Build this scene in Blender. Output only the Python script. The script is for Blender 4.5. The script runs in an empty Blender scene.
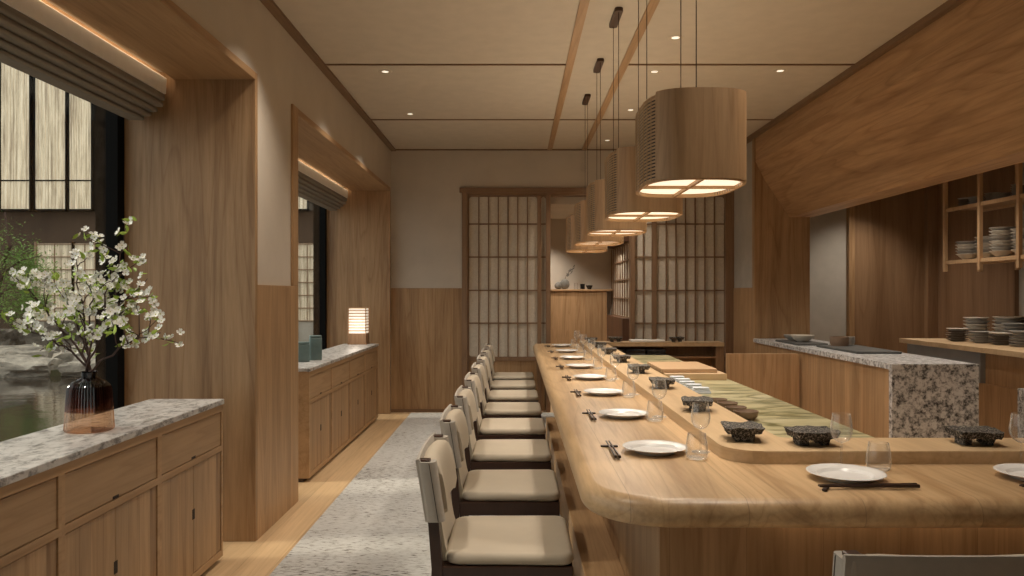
import bpy, bmesh, math, random
from mathutils import Vector, Matrix, noise
random.seed(7)
SC = bpy.context.scene
COL = SC.collection
PI = math.pi
ORD = ['first','second','third','fourth','fifth','sixth','seventh','eighth','ninth','tenth','eleventh','twelfth']

# ------------------------------------------------------------------ materials
def newmat(name):
    m = bpy.data.materials.new(name); m.use_nodes = True
    nt = m.node_tree; nt.nodes.clear()
    out = nt.nodes.new('ShaderNodeOutputMaterial')
    b = nt.nodes.new('ShaderNodeBsdfPrincipled')
    nt.links.new(b.outputs[0], out.inputs[0])
    return m, nt, b, out
def nd(nt, t, **kw):
    n = nt.nodes.new(t)
    for k, v in kw.items():
        if k.startswith('i_'): n.inputs[int(k[2:])].default_value = v
        else: setattr(n, k, v)
    return n
def ramp(nt, stops, src):
    r = nt.nodes.new('ShaderNodeValToRGB'); cr = r.color_ramp
    while len(cr.elements) < len(stops): cr.elements.new(0.5)
    for e, (p, c) in zip(cr.elements, stops):
        e.position = p; e.color = (c[0], c[1], c[2], 1)
    nt.links.new(src, r.inputs[0]); return r
def coords(nt, scale, rot=(0,0,0)):
    tc = nt.nodes.new('ShaderNodeTexCoord'); mp = nt.nodes.new('ShaderNodeMapping')
    mp.inputs['Scale'].default_value = scale; mp.inputs['Rotation'].default_value = rot
    nt.links.new(tc.outputs['Object'], mp.inputs[0]); return tc, mp
def noise_n(nt, vec, scale, detail=4, rough=.55, dist=0):
    n = nt.nodes.new('ShaderNodeTexNoise')
    n.inputs['Scale'].default_value = scale; n.inputs['Detail'].default_value = detail
    n.inputs['Roughness'].default_value = rough; n.inputs['Distortion'].default_value = dist
    nt.links.new(vec, n.inputs['Vector']); return n
def bump(nt, b, src, strength=.2, dist=.002):
    u = nt.nodes.new('ShaderNodeBump'); u.inputs['Strength'].default_value = strength
    u.inputs['Distance'].default_value = dist
    nt.links.new(src, u.inputs['Height']); nt.links.new(u.outputs[0], b.inputs['Normal'])
def mul(c, k): return (c[0]*k, c[1]*k, c[2]*k)

def wood(name, col, axis='z', rough=.45, plank=None, pvar=.16, contrast=1.0, fine=1.0):
    """grain along axis; plank=(axis, width) gives board-to-board variation"""
    m, nt, b, out = newmat(name)
    al = {'x': 0, 'y': 1, 'z': 2}
    s = [1, 1, 1]; s[al[axis]] = .06
    tc, mp = coords(nt, s)
    vec = mp.outputs[0]
    if plank:
        pa, pw = plank
        sx = nd(nt, 'ShaderNodeSeparateXYZ'); nt.links.new(tc.outputs['Object'], sx.inputs[0])
        dv = nd(nt, 'ShaderNodeMath', operation='DIVIDE'); nt.links.new(sx.outputs[al[pa]], dv.inputs[0]); dv.inputs[1].default_value = pw
        fl = nd(nt, 'ShaderNodeMath', operation='FLOOR'); nt.links.new(dv.outputs[0], fl.inputs[0])
        wn = nd(nt, 'ShaderNodeTexWhiteNoise', noise_dimensions='1D'); nt.links.new(fl.outputs[0], wn.inputs['W'])
        ofs = nd(nt, 'ShaderNodeVectorMath', operation='SCALE'); nt.links.new(wn.outputs['Color'], ofs.inputs[0]); ofs.inputs['Scale'].default_value = 7
        ad = nd(nt, 'ShaderNodeVectorMath', operation='ADD'); nt.links.new(vec, ad.inputs[0]); nt.links.new(ofs.outputs[0], ad.inputs[1])
        vec = ad.outputs[0]
    n1 = noise_n(nt, vec, 9*fine, 5, .6, .6)
    n2 = noise_n(nt, vec, 70*fine, 3, .6, .2)
    c = contrast
    dark = (col[0]*(1-.42*c), col[1]*(1-.50*c), col[2]*(1-.58*c)); lite = (col[0]*(1+.22*c), col[1]*(1+.22*c), col[2]*(1+.22*c))
    r1 = ramp(nt, [(.28, dark), (.5, col), (.75, lite)], n1.outputs['Fac'])
    r2 = ramp(nt, [(.3, (.72,.68,.62)), (.6, (1,1,1))], n2.outputs['Fac'])
    mx0 = nd(nt, 'ShaderNodeMix', data_type='RGBA', blend_type='MULTIPLY'); mx0.inputs[0].default_value = min(1, .75*c)
    nt.links.new(r1.outputs[0], mx0.inputs[6]); nt.links.new(r2.outputs[0], mx0.inputs[7])
    # broad wavy figure with narrow darker growth lines
    n3 = noise_n(nt, vec, 3.2*fine, 2, .5, .9)
    ml = nd(nt, 'ShaderNodeMath', operation='MULTIPLY'); nt.links.new(n3.outputs['Fac'], ml.inputs[0]); ml.inputs[1].default_value = 14
    fr_ = nd(nt, 'ShaderNodeMath', operation='FRACT'); nt.links.new(ml.outputs[0], fr_.inputs[0])
    r3 = ramp(nt, [(0, (.74,.68,.60)), (.18, (.93,.91,.88)), (.55, (1,1,1)), (.93, (.96,.95,.94)), (1, (.78,.72,.66))], fr_.outputs[0])
    mx = nd(nt, 'ShaderNodeMix', data_type='RGBA', blend_type='MULTIPLY'); mx.inputs[0].default_value = min(1, .85*c)
    nt.links.new(mx0.outputs[2], mx.inputs[6]); nt.links.new(r3.outputs[0], mx.inputs[7])
    src = mx.outputs[2]
    if plank:
        mr = nd(nt, 'ShaderNodeMapRange'); nt.links.new(wn.outputs['Value'], mr.inputs[0])
        mr.inputs[3].default_value = 1-pvar; mr.inputs[4].default_value = 1+pvar
        hs = nd(nt, 'ShaderNodeHueSaturation'); nt.links.new(src, hs.inputs['Color']); nt.links.new(mr.outputs[0], hs.inputs['Value'])
        # thin joint between boards
        fr = nd(nt, 'ShaderNodeMath', operation='FRACT'); nt.links.new(dv.outputs[0], fr.inputs[0])
        pp = nd(nt, 'ShaderNodeMath', operation='PINGPONG'); nt.links.new(fr.outputs[0], pp.inputs[0]); pp.inputs[1].default_value = .5
        lt = nd(nt, 'ShaderNodeMath', operation='GREATER_THAN'); nt.links.new(pp.outputs[0], lt.inputs[0]); lt.inputs[1].default_value = .0012/pw
        jr = nd(nt, 'ShaderNodeMapRange'); nt.links.new(lt.outputs[0], jr.inputs[0]); jr.inputs[3].default_value = .72; jr.inputs[4].default_value = 1
        mj = nd(nt, 'ShaderNodeVectorMath', operation='SCALE'); nt.links.new(hs.outputs[0], mj.inputs[0]); nt.links.new(jr.outputs[0], mj.inputs['Scale'])
        src = mj.outputs[0]
    nt.links.new(src, b.inputs['Base Color'])
    b.inputs['Roughness'].default_value = rough
    bump(nt, b, n2.outputs['Fac'], .12, .001)
    return m

def plain(name, col, rough=.5, metal=0, var=.08, scale=6, bstr=0, bscale=200, spec=.5):
    m, nt, b, out = newmat(name)
    tc, mp = coords(nt, (1,1,1))
    n = noise_n(nt, mp.outputs[0], scale, 4)
    r = ramp(nt, [(.3, mul(col, 1-var)), (.7, mul(col, 1+var))], n.outputs['Fac'])
    nt.links.new(r.outputs[0], b.inputs['Base Color'])
    b.inputs['Roughness'].default_value = rough; b.inputs['Metallic'].default_value = metal
    b.inputs['Specular IOR Level'].default_value = spec
    if bstr:
        n2 = noise_n(nt, mp.outputs[0], bscale, 3)
        bump(nt, b, n2.outputs['Fac'], bstr, .002)
    return m

def emis(name, col, strength, rough=.5, base=(.8,.8,.8)):
    m, nt, b, out = newmat(name)
    b.inputs['Base Color'].default_value = (*base, 1)
    b.inputs['Emission Color'].default_value = (*col, 1); b.inputs['Emission Strength'].default_value = strength
    b.inputs['Roughness'].default_value = rough
    return m

def clear(name, tint=(.97,.98,.97), refl=1.0, rough=.02, zramp=None, edge=0):
    """thin clear glass: tinted see-through plus Fresnel reflection"""
    m, nt, b, out = newmat(name)
    nt.nodes.remove(b)
    tr = nd(nt, 'ShaderNodeBsdfTransparent'); tr.inputs[0].default_value = (*tint, 1)
    gl = nd(nt, 'ShaderNodeBsdfGlossy'); gl.inputs['Roughness'].default_value = rough
    fr = nd(nt, 'ShaderNodeLayerWeight'); fr.inputs['Blend'].default_value = .5
    pw = nd(nt, 'ShaderNodeMath', operation='POWER'); pw.inputs[1].default_value = 2.6; nt.links.new(fr.outputs['Facing'], pw.inputs[0])
    mu = nd(nt, 'ShaderNodeMath', operation='MULTIPLY_ADD'); mu.inputs[1].default_value = .55*refl; mu.inputs[2].default_value = .035*refl; nt.links.new(pw.outputs[0], mu.inputs[0])
    if edge:   # pale diffuse outline stands in for bright refraction at edge-on walls
        df = nd(nt, 'ShaderNodeBsdfDiffuse'); df.inputs[0].default_value = (.85,.84,.80,1)
        m2 = nd(nt, 'ShaderNodeMixShader'); m2.inputs[0].default_value = edge
        nt.links.new(gl.outputs[0], m2.inputs[1]); nt.links.new(df.outputs[0], m2.inputs[2]); gl = m2
    mx = nd(nt, 'ShaderNodeMixShader')
    nt.links.new(mu.outputs[0], mx.inputs[0]); nt.links.new(tr.outputs[0], mx.inputs[1]); nt.links.new(gl.outputs[0], mx.inputs[2])
    nt.links.new(mx.outputs[0], out.inputs[0])
    if zramp:
        tc = nd(nt, 'ShaderNodeTexCoord'); sx = nd(nt, 'ShaderNodeSeparateXYZ'); nt.links.new(tc.outputs['Object'], sx.inputs[0])
        mr = nd(nt, 'ShaderNodeMapRange'); mr.inputs[1].default_value = zramp[0]; mr.inputs[2].default_value = zramp[1]
        nt.links.new(sx.outputs[2], mr.inputs[0])
        r = ramp(nt, zramp[2], mr.outputs[0]); nt.links.new(r.outputs[0], tr.inputs[0])
    return m

OAK = (.44,.275,.142)
M = {}
M['oak_z'] = wood('oak_vertical', OAK, 'z', .5, contrast=.85)
M['oak_y'] = wood('oak_along_room', OAK, 'y', .5, contrast=.6)
M['oak_x'] = wood('oak_across_room', OAK, 'x', .5, contrast=.6)
M['panel_z'] = wood('oak_panelling', OAK, 'z', .5, plank=('y', .36), pvar=.07, contrast=.75)
M['panel_zx'] = wood('oak_panelling_end', mul(OAK,.95), 'z', .5, plank=('x', .23), pvar=.08, contrast=.8)
M['hood'] = wood('oak_hood', (.44,.27,.14), 'y', .42, plank=('z', .9), pvar=.08, contrast=1.0, fine=.7)
M['floor'] = wood('floor_planks', (.60,.425,.245), 'y', .42, plank=('x', .165), pvar=.10, contrast=.45)
M['counter'] = wood('counter_timber', (.55,.375,.205), 'y', .38, plank=('x', .3), pvar=.05, contrast=.75)
M['ledge'] = wood('ledge_timber', (.60,.43,.25), 'y', .4, contrast=.45)
M['door'] = wood('cabinet_door_wood', (.40,.255,.135), 'z', .5, plank=('y', .085), pvar=.10, contrast=.8)
M['drawer'] = wood('drawer_wood', (.40,.255,.135), 'y', .5, contrast=.6)
M['kitchen'] = wood('kitchen_wood', (.31,.19,.105), 'z', .45, plank=('x', .5), pvar=.10, contrast=.7, fine=.6)
M['kitchen_side'] = wood('kitchen_wood_side', (.27,.16,.09), 'z', .45, plank=('y', .6), pvar=.08, contrast=.7, fine=.6)
M['trim'] = wood('trim_wood', (.22,.135,.075), 'y', .5, contrast=.5)
M['trimx'] = wood('trim_wood_x', (.24,.145,.08), 'x', .5, contrast=.5)
M['trimz'] = wood('trim_wood_z', (.27,.165,.095), 'z', .5, contrast=.5)
M['thin'] = wood('lattice_wood', (.25,.155,.09), 'z', .55, contrast=.4)
M['rack'] = wood('rack_wood', (.55,.36,.2), 'z', .5, contrast=.35)
M['board'] = wood('cutting_board_wood', (.50,.33,.185), 'x', .5, contrast=.35)
M['board2'] = wood('lower_board_wood', (.58,.41,.24), 'x', .5, contrast=.35)
M['walnut'] = wood('dark_chair_wood', (.045,.02,.012), 'z', .35, contrast=.5)
M['dark_low'] = wood('dark_low_wall_wood', (.11,.05,.025), 'z', .5, plank=('y', .12), pvar=.2, contrast=.6)
M['shade'] = wood('pendant_veneer', (.50,.315,.165), 'z', .5, contrast=.6, fine=1.6)
M['slat'] = wood('pendant_slat', (.60,.42,.25), 'x', .55, contrast=.4)
M['rim'] = wood('pendant_rim', (.5,.3,.15), 'x', .5, contrast=.4)
M['lamp_wood'] = wood('table_lamp_wood', (.33,.19,.10), 'z', .5, contrast=.6, fine=3)
M['plaster'] = plain('wall_plaster', (.57,.505,.425), .9, var=.05, scale=3, bstr=.15, bscale=60, spec=.2)
M['plaster_grey'] = plain('grey_plaster', (.46,.425,.37), .9, var=.07, scale=5, bstr=.15, bscale=60, spec=.2)
M['ceil'] = plain('ceiling_paper', (.56,.49,.395), .9, var=.04, scale=9, bstr=.1, bscale=80, spec=.2)
M['linen'] = plain('cream_upholstery', (.50,.435,.34), .85, var=.03, scale=8, bstr=.15, bscale=400, spec=.25)
M['linen_grey'] = plain('greige_linen', (.42,.385,.335), .9, var=.05, scale=30, bstr=.3, bscale=500, spec=.2)
M['thread'] = plain('dark_thread', (.06,.05,.04), .9)
M['black'] = plain('black_frame', (.006,.006,.006), .8, spec=.1)
M['blackgap'] = plain('recess_shade', (.03,.018,.012), .8)  # near-black stands in for the shade inside finger notches and door gaps
M['lacquer'] = plain('black_lacquer', (.012,.011,.011), .2)
M['bronze'] = plain('bronze_canopy', (.07,.035,.018), .45, metal=.3)
M['cord'] = plain('brown_cord', (.06,.035,.02), .7)
M['plate'] = plain('white_porcelain', (.74,.73,.71), .25, var=.02)
M['dish_a'] = plain('cream_stoneware', (.62,.57,.49), .5, var=.08, scale=30)
M['dish_b'] = plain('grey_stoneware', (.36,.34,.31), .5, var=.12, scale=30)
M['dish_c'] = plain('brown_stoneware', (.17,.14,.115), .5, var=.15, scale=30)
M['dish_d'] = plain('raw_clay', (.22,.145,.095), .6, var=.12, scale=20)
M['towel'] = plain('blue_white_cloth', (.62,.66,.72), .9, var=.06, scale=30, bstr=.3, bscale=300)
M['celadon'] = plain('blue_green_glaze', (.13,.19,.185), .35, var=.12, scale=12)
M['stick'] = plain('dark_chopstick_lacquer', (.035,.018,.012), .35)
M['slate'] = plain('slate_tray', (.075,.075,.07), .6, var=.2, scale=12, bstr=.2, bscale=60)
M['vasegrey'] = plain('grey_bisque', (.17,.16,.14), .85, var=.15, scale=25, bstr=.3, bscale=80)
M['steel'] = plain('brushed_grey_steel', (.30,.32,.33), .5, metal=.2)
M['darkstone'] = plain('dark_cladding_stone', (.014,.012,.010), .95, var=.9, scale=22, bstr=.6, bscale=80, spec=.08)
M['facade'] = plain('dark_render_facade', (.072,.045,.029), .9, var=.25, scale=.8, bstr=.3, bscale=8)
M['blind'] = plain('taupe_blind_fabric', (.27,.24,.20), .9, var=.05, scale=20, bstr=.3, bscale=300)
M['blind_face'] = plain('lit_blind_fabric', (.80,.76,.69), .9, var=.03, scale=20, bstr=.3, bscale=300)  # wash of the light strip put into the cover's pale colour
M['bark'] = plain('dark_bark', (.06,.03,.022), .8, var=.3, scale=40)
M['leaf'] = plain('spring_leaf', (.34,.48,.07), .5, var=.25, scale=15)
M['petal'] = plain('white_petal', (.93,.93,.88), .6, var=.05, scale=40)
M['pistil'] = plain('yellow_flower_centre', (.45,.45,.10), .7)
M['maple'] = plain('maple_green', (.17,.30,.06), .6, var=.4, scale=2)
M['moss'] = plain('mossy_ground', (.07,.075,.035), .95, var=.4, scale=2, bstr=.5, bscale=20)
M['slot'] = emis('warm_led_strip', (1,.76,.50), 7)
M['diffuser'] = emis('warm_diffuser', (1,.83,.58), 1.15)
M['lens'] = emis('downlight_lens', (1,.88,.70), 1.1)
M['lantern'] = emis('lantern_paper', (1,.84,.64), .72)
M['glass'] = clear('drinking_glass', (.992,.992,.988), refl=1.7, edge=.4)
M['pane'] = clear('window_pane', (.93,.95,.94), refl=.5)
M['amber'] = clear('amber_ribbed_glass', refl=1.3, rough=.04, zramp=(0, .215,
      [(0, (.93,.78,.67)), (.10, (.97,.86,.76)), (.34, (.97,.86,.76)), (.37, (.58,.38,.30)), (.62, (.36,.18,.15)), (1, (.12,.045,.045))]))

# granite, marble, rug, paper, water, rock, stone stand
def granite(name, base, dark, scale=26, thr=.5, rust=(.35,.27,.24), stretch=(1,1,1), dist=.9):
    m, nt, b, out = newmat(name)
    tc, mp = coords(nt, stretch)
    n1 = noise_n(nt, mp.outputs[0], scale, 8, .72, dist)
    n2 = noise_n(nt, mp.outputs[0], scale*.33, 5, .6, 1.2)
    r1 = ramp(nt, [(thr-.13, dark), (thr-.03, mul(base,.55)), (thr+.04, base), (thr+.2, mul(base,1.12))], n1.outputs['Fac'])
    r2 = ramp(nt, [(.35, rust), (.55, (1,1,1))], n2.outputs['Fac'])
    mx = nd(nt, 'ShaderNodeMix', data_type='RGBA', blend_type='MULTIPLY'); mx.inputs[0].default_value = .5
    nt.links.new(r1.outputs[0], mx.inputs[6]); nt.links.new(r2.outputs[0], mx.inputs[7])
    nt.links.new(mx.outputs[2], b.inputs['Base Color']); b.inputs['Roughness'].default_value = .35
    return m
M['granite'] = granite('pale_speckled_granite', (.56,.545,.53), (.12,.105,.10), 30, .468, rust=(.62,.58,.57), stretch=(1,.55,1), dist=.35)
M['granite2'] = granite('dark_speckled_granite', (.62,.615,.61), (.04,.037,.036), 34, .505, rust=(.8,.78,.76), dist=.1)
def green_marble():
    m, nt, b, out = newmat('green_veined_stone')
    tc, mp = coords(nt, (.55, 1.7, 1), (0,0,.75))
    n1 = noise_n(nt, mp.outputs[0], 2.2, 6, .6, 1.6)
    r1 = ramp(nt, [(.3, (.33,.30,.165)), (.5, (.48,.435,.255)), (.7, (.60,.55,.37))], n1.outputs['Fac'])
    n2 = noise_n(nt, mp.outputs[0], 1.7, 5, .55, 2.2)
    r2 = ramp(nt, [(.44, (1,1,1)), (.475, (.16,.18,.09)), (.50, (.30,.30,.16)), (.53, (1,1,1))], n2.outputs['Fac'])
    mx = nd(nt, 'ShaderNodeMix', data_type='RGBA', blend_type='MULTIPLY'); mx.inputs[0].default_value = .85
    nt.links.new(r1.outputs[0], mx.inputs[6]); nt.links.new(r2.outputs[0], mx.inputs[7])
    nt.links.new(mx.outputs[2], b.inputs['Base Color']); b.inputs['Roughness'].default_value = .3
    return m
M['green'] = green_marble()
def rug_mat():
    m, nt, b, out = newmat('woven_rug')
    tc, mp = coords(nt, (9, 40, 1))
    n1 = noise_n(nt, mp.outputs[0], 2.3, 5, .65, .3)
    tc2, mp2 = coords(nt, (1,1,1))
    n2 = noise_n(nt, mp2.outputs[0], 1.3, 3)
    ad = nd(nt, 'ShaderNodeMath', operation='MULTIPLY_ADD'); nt.links.new(n2.outputs['Fac'], ad.inputs[0]); ad.inputs[1].default_value = .25; nt.links.new(n1.outputs['Fac'], ad.inputs[2])
    r1 = ramp(nt, [(.487, (.09,.075,.06)), (.525, (.25,.23,.20)), (.555, (.49,.485,.465)), (.75, (.60,.60,.58))], ad.outputs[0])
    nt.links.new(r1.outputs[0], b.inputs['Base Color']); b.inputs['Roughness'].default_value = .95
    n3 = noise_n(nt, mp.outputs[0], 14, 2); bump(nt, b, n3.outputs['Fac'], .5, .004)
    return m
M['rug'] = rug_mat()
def paper():
    m, nt, b, out = newmat('shoji_paper')
    tc, mp = coords(nt, (1,1,1))
    n1 = noise_n(nt, mp.outputs[0], 45, 6, .7, 1.0)
    r1 = ramp(nt, [(.35, (.56,.505,.42)), (.65, (.68,.615,.52))], n1.outputs['Fac'])
    nt.links.new(r1.outputs[0], b.inputs['Base Color']); b.inputs['Roughness'].default_value = .9
    return m
M['paper'] = paper()
def water():
    m, nt, b, out = newmat('pond_water')
    tc, mp = coords(nt, (1, 1, 1))
    n = noise_n(nt, mp.outputs[0], 5, 3)
    b.inputs['Base Color'].default_value = (.035,.03,.024,1); b.inputs['Roughness'].default_value = .06
    b.inputs['Specular IOR Level'].default_value = .9
    bump(nt, b, n.outputs['Fac'], .12, .03)
    return m
M['water'] = water()
def rockm(name, c, sc, bs=.8):
    m, nt, b, out = newmat(name)
    tc, mp = coords(nt, (1,1,1.6))
    n1 = noise_n(nt, mp.outputs[0], sc, 10, .7, .4)
    r1 = ramp(nt, [(.35, mul(c,.3)), (.5, c), (.68, mul(c,1.7))], n1.outputs['Fac'])
    nt.links.new(r1.outputs[0], b.inputs['Base Color']); b.inputs['Roughness'].default_value = .9
    bump(nt, b, n1.outputs['Fac'], bs, .05)
    return m
M['rock'] = rockm('garden_rock', (.15,.13,.11), 3)
M['bank'] = rockm('pale_bank_rock', (.30,.27,.225), 2.5)
def lava():
    m, nt, b, out = newmat('black_lava_stone')
    tc, mp = coords(nt, (1,1,1))
    n1 = noise_n(nt, mp.outputs[0], 150, 5, .8)
    r1 = ramp(nt, [(.43, (.012,.010,.008)), (.53, (.055,.048,.04)), (.60, (.36,.32,.27))], n1.outputs['Fac'])
    nt.links.new(r1.outputs[0], b.inputs['Base Color']); b.inputs['Roughness'].default_value = .85
    bump(nt, b, n1.outputs['Fac'], .9, .004)
    return m
M['lava'] = lava()
def screenm():
    m, nt, b, out = newmat('emissive_screen')
    tc, mp = coords(nt, (1, 1, .05))
    n1 = noise_n(nt, mp.outputs[0], 16, 5, .7)
    r1 = ramp(nt, [(.34, (.33,.25,.17)), (.5, (.66,.55,.39)), (.68, (.92,.80,.61))], n1.outputs['Fac'])
    nt.links.new(r1.outputs[0], b.inputs['Emission Color']); b.inputs['Emission Strength'].default_value = .26  # the streaked cream colour is also weakly emitted
    nt.links.new(r1.outputs[0], b.inputs['Base Color'])
    return m
M['screen'] = screenm()

# ------------------------------------------------------------------ mesh helpers
def merge(dst, src):
    me = bpy.data.meshes.new('tmp'); src.to_mesh(me); src.free(); dst.from_mesh(me); bpy.data.meshes.remove(me)
def box(bm, x0, x1, y0, y1, z0, z1, bev=0, seg=2, mat=None):
    t = bmesh.new()
    bmesh.ops.create_cube(t, size=1)
    for v in t.verts:
        v.co = Vector((x0+(v.co.x+.5)*(x1-x0), y0+(v.co.y+.5)*(y1-y0), z0+(v.co.z+.5)*(z1-z0)))
    if bev: bmesh.ops.bevel(t, geom=list(t.edges), offset=bev, segments=seg, profile=.5, affect='EDGES')
    if mat is not None: t.transform(mat)
    merge(bm, t)
def lathe(bm, prof, n=32, cx=0, cy=0, cz=0, ribs=None, close=False):
    """prof = [(r,z)...]"""
    rings = []
    for i, (r, z) in enumerate(prof):
        if r < 1e-6: rings.append([bm.verts.new((cx, cy, cz+z))])
        else:
            row = []
            for k in range(n):
                rr = r*(1+(ribs if (ribs and k % 2) else 0)); a = 2*PI*k/n
                row.append(bm.verts.new((cx+rr*math.cos(a), cy+rr*math.sin(a), cz+z)))
            rings.append(row)
    if close: rings.append(rings[0])
    for a, b in zip(rings, rings[1:]):
        for k in range(n):
            k2 = (k+1) % n
            if len(a) == 1 and len(b) > 1: bm.faces.new((a[0], b[k], b[k2]))
            elif len(b) == 1 and len(a) > 1: bm.faces.new((a[k2], a[k], b[0]))
            elif len(a) > 1: bm.faces.new((a[k], a[k2], b[k2], b[k]))
def tube(bm, pts, rad, n=8, cap=True):
    pts = [Vector(p) for p in pts]
    rads = rad if isinstance(rad, (list, tuple)) else [rad]*len(pts)
    rings = []
    up = Vector((0,0,1))
    for i, p in enumerate(pts):
        d = (pts[min(i+1, len(pts)-1)]-pts[max(i-1, 0)]).normalized()
        u = d.cross(up)
        if u.length < .1: u = d.cross(Vector((1,0,0)))
        u.normalize(); v = d.cross(u).normalized()
        rings.append([bm.verts.new(p+(u*math.cos(2*PI*k/n)+v*math.sin(2*PI*k/n))*rads[i]) for k in range(n)])
    for a, b in zip(rings, rings[1:]):
        for k in range(n): bm.faces.new((a[k], a[(k+1) % n], b[(k+1) % n], b[k]))
    if cap:
        bm.faces.new(list(reversed(rings[0]))); bm.faces.new(rings[-1])
def prism(bm, poly, z0, z1, bev=0, seg=3, bev_bottom=True, mat=None):
    """extrude a plan outline (ccw) from z0 to z1, top/bottom edge rounded"""
    t = bmesh.new()
    lo = [t.verts.new((x, y, z0)) for x, y in poly]; hi = [t.verts.new((x, y, z1)) for x, y in poly]
    fb = t.faces.new(list(reversed(lo))); ft = t.faces.new(hi); n = len(poly)
    for k in range(n): t.faces.new((lo[k], lo[(k+1) % n], hi[(k+1) % n], hi[k]))
    if bev:
        es = list(ft.edges)+(list(fb.edges) if bev_bottom else [])
        bmesh.ops.bevel(t, geom=es, offset=bev, segments=seg, profile=.5, affect='EDGES')
    if mat is not None: t.transform(mat)
    merge(bm, t)
def round_slab(bm, poly, z0, z1, r, seg=8, top_r=None):
    """slab whose rim is fully rounded; poly ccw"""
    n = len(poly); P_ = [Vector(p) for p in poly]; nor = []
    for i in range(n):
        a, b, c = P_[i-1], P_[i], P_[(i+1) % n]
        e1 = (b-a).normalized(); e2 = (c-b).normalized()
        n1 = Vector((-e1.y, e1.x)); n2 = Vector((-e2.y, e2.x)); m_ = (n1+n2).normalized()
        nor.append(m_/max(.3, m_.dot(n1)))
    tr = top_r or r
    prof = [(r*(1-math.sin(PI/2*k/seg)), z0+r*(1-math.cos(PI/2*k/seg))) for k in range(seg+1)]
    prof += [(tr*(1-math.cos(PI/2*k/seg)), z1-tr*(1-math.sin(PI/2*k/seg))) for k in range(seg+1)]
    rings = [[bm.verts.new((*(P_[i]+nor[i]*d), z)) for i in range(n)] for d, z in prof]
    for a, b in zip(rings, rings[1:]):
        for i in range(n): bm.faces.new((a[i], a[(i+1) % n], b[(i+1) % n], b[i]))
    bm.faces.new(list(reversed(rings[0]))); bm.faces.new(rings[-1])
def rpoly(pts, seg=8):
    """[(x,y,r)...] -> outline with rounded corners"""
    out = []; n = len(pts)
    for i in range(n):
        x, y, r = pts[i]
        if r <= 0: out.append((x, y)); continue
        p = Vector((x, y)); a = Vector(pts[i-1][:2]); b = Vector(pts[(i+1) % n][:2])
        da = (a-p).normalized(); db = (b-p).normalized()
        ang = da.angle(db); L = r/math.tan(ang/2)
        c = p+(da+db).normalized()*(r/math.sin(ang/2))
        s = p+da*L-c; e = p+db*L-c
        a0 = math.atan2(s.y, s.x); a1 = math.atan2(e.y, e.x); d = a1-a0
        while d > PI: d -= 2*PI
        while d < -PI: d += 2*PI
        for k in range(seg+1):
            t = a0+d*k/seg; out.append((c.x+r*math.cos(t), c.y+r*math.sin(t)))
    return out
YZX = Matrix(((0,0,1,0),(1,0,0,0),(0,1,0,0),(0,0,0,1)))   # prism (x,y,z) -> (Y,Z,X)
XZY = Matrix(((1,0,0,0),(0,0,1,0),(0,1,0,0),(0,0,0,1)))   # prism (x,y,z) -> (X,Z,Y)
def obj(name, bm, mat, parent=None, smooth=False, loc=None, fix=True):
    if fix: bmesh.ops.recalc_face_normals(bm, faces=bm.faces)
    me = bpy.data.meshes.new(name); bm.to_mesh(me); bm.free()
    if smooth:
        for p in me.polygons: p.use_smooth = True
        if smooth is not True:
            me.set_sharp_from_angle(angle=math.radians(smooth))
    o = bpy.data.objects.new(name, me); COL.objects.link(o)
    me.materials.append(M[mat] if isinstance(mat, str) else mat)
    if parent: o.parent = parent
    if loc: o.location = loc
    return o
def B(): return bmesh.new()
def bxo(name, mat, dims, parent=None, bev=0, **kw):
    bm = B(); box(bm, *dims, bev=bev); return obj(name, bm, mat, parent, **kw)
def tag(o, label, cat, group=None, kind=None):
    o['label'] = label; o['category'] = cat
    if group: o['group'] = group
    if kind: o['kind'] = kind
    return o
def thing(name, label, cat, loc=(0,0,0), rz=0, group=None):
    o = bpy.data.objects.new(name, None); COL.objects.link(o); o.empty_display_size = .05
    o.location = loc; o.rotation_euler = (0,0,rz); return tag(o, label, cat, group)
def struct(name, bm, mat, label=None, parent=None):
    o = obj(name, bm, mat, parent)
    if not parent:
        o['kind'] = 'structure'; o['category'] = name.split('_')[0]
        o['label'] = label or name.replace('_', ' ')
    return o
def dup(src, loc=None, rz=None, label=None, parent=None, scale=None):
    c = src.copy(); COL.objects.link(c)
    if loc is not None: c.location = loc
    if rz is not None: c.rotation_euler = (0,0,rz)
    if scale: c.scale = scale if isinstance(scale, (tuple, list)) else (scale,)*3
    if label: c['label'] = label
    c.parent = parent
    for ch in list(src.children): dup(ch, parent=c)
    return c
def lamp(name, kind, loc, energy, col=(1,.885,.75), parent=None, size=.05, spot=None, blend=.6, rot=(0,0,0), sizey=None):
    l = bpy.data.lights.new(name, kind); l.energy = energy; l.color = col
    if kind == 'SPOT': l.spot_size = spot; l.spot_blend = blend; l.shadow_soft_size = size
    elif kind == 'POINT': l.shadow_soft_size = size
    elif kind == 'AREA':
        l.size = size
        if sizey: l.shape = 'RECTANGLE'; l.size_y = sizey
    o = bpy.data.objects.new(name, l); COL.objects.link(o); o.location = loc; o.rotation_euler = rot
    if parent: o.parent = parent
    return o
def rockmesh(sx, sy, sz, seed, amp=.25, sub=3, freq=1.2, flat=True):
    bm = B(); bmesh.ops.create_icosphere(bm, subdivisions=sub, radius=1)
    o = Vector((seed*7.3, seed*3.1, seed*1.7))
    for v in bm.verts:
        d = noise.fractal(v.co*freq+o, 1.0, 2.0, 5)
        q = v.co*(1+amp*d*2)
        q = Vector((max(-.85, min(.85, q.x)), max(-.85, min(.85, q.y)), max(-.6 if flat else -1, min(.9, q.z))))
        v.co = Vector((q.x*sx, q.y*sy, q.z*sz))
    return bm
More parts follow.
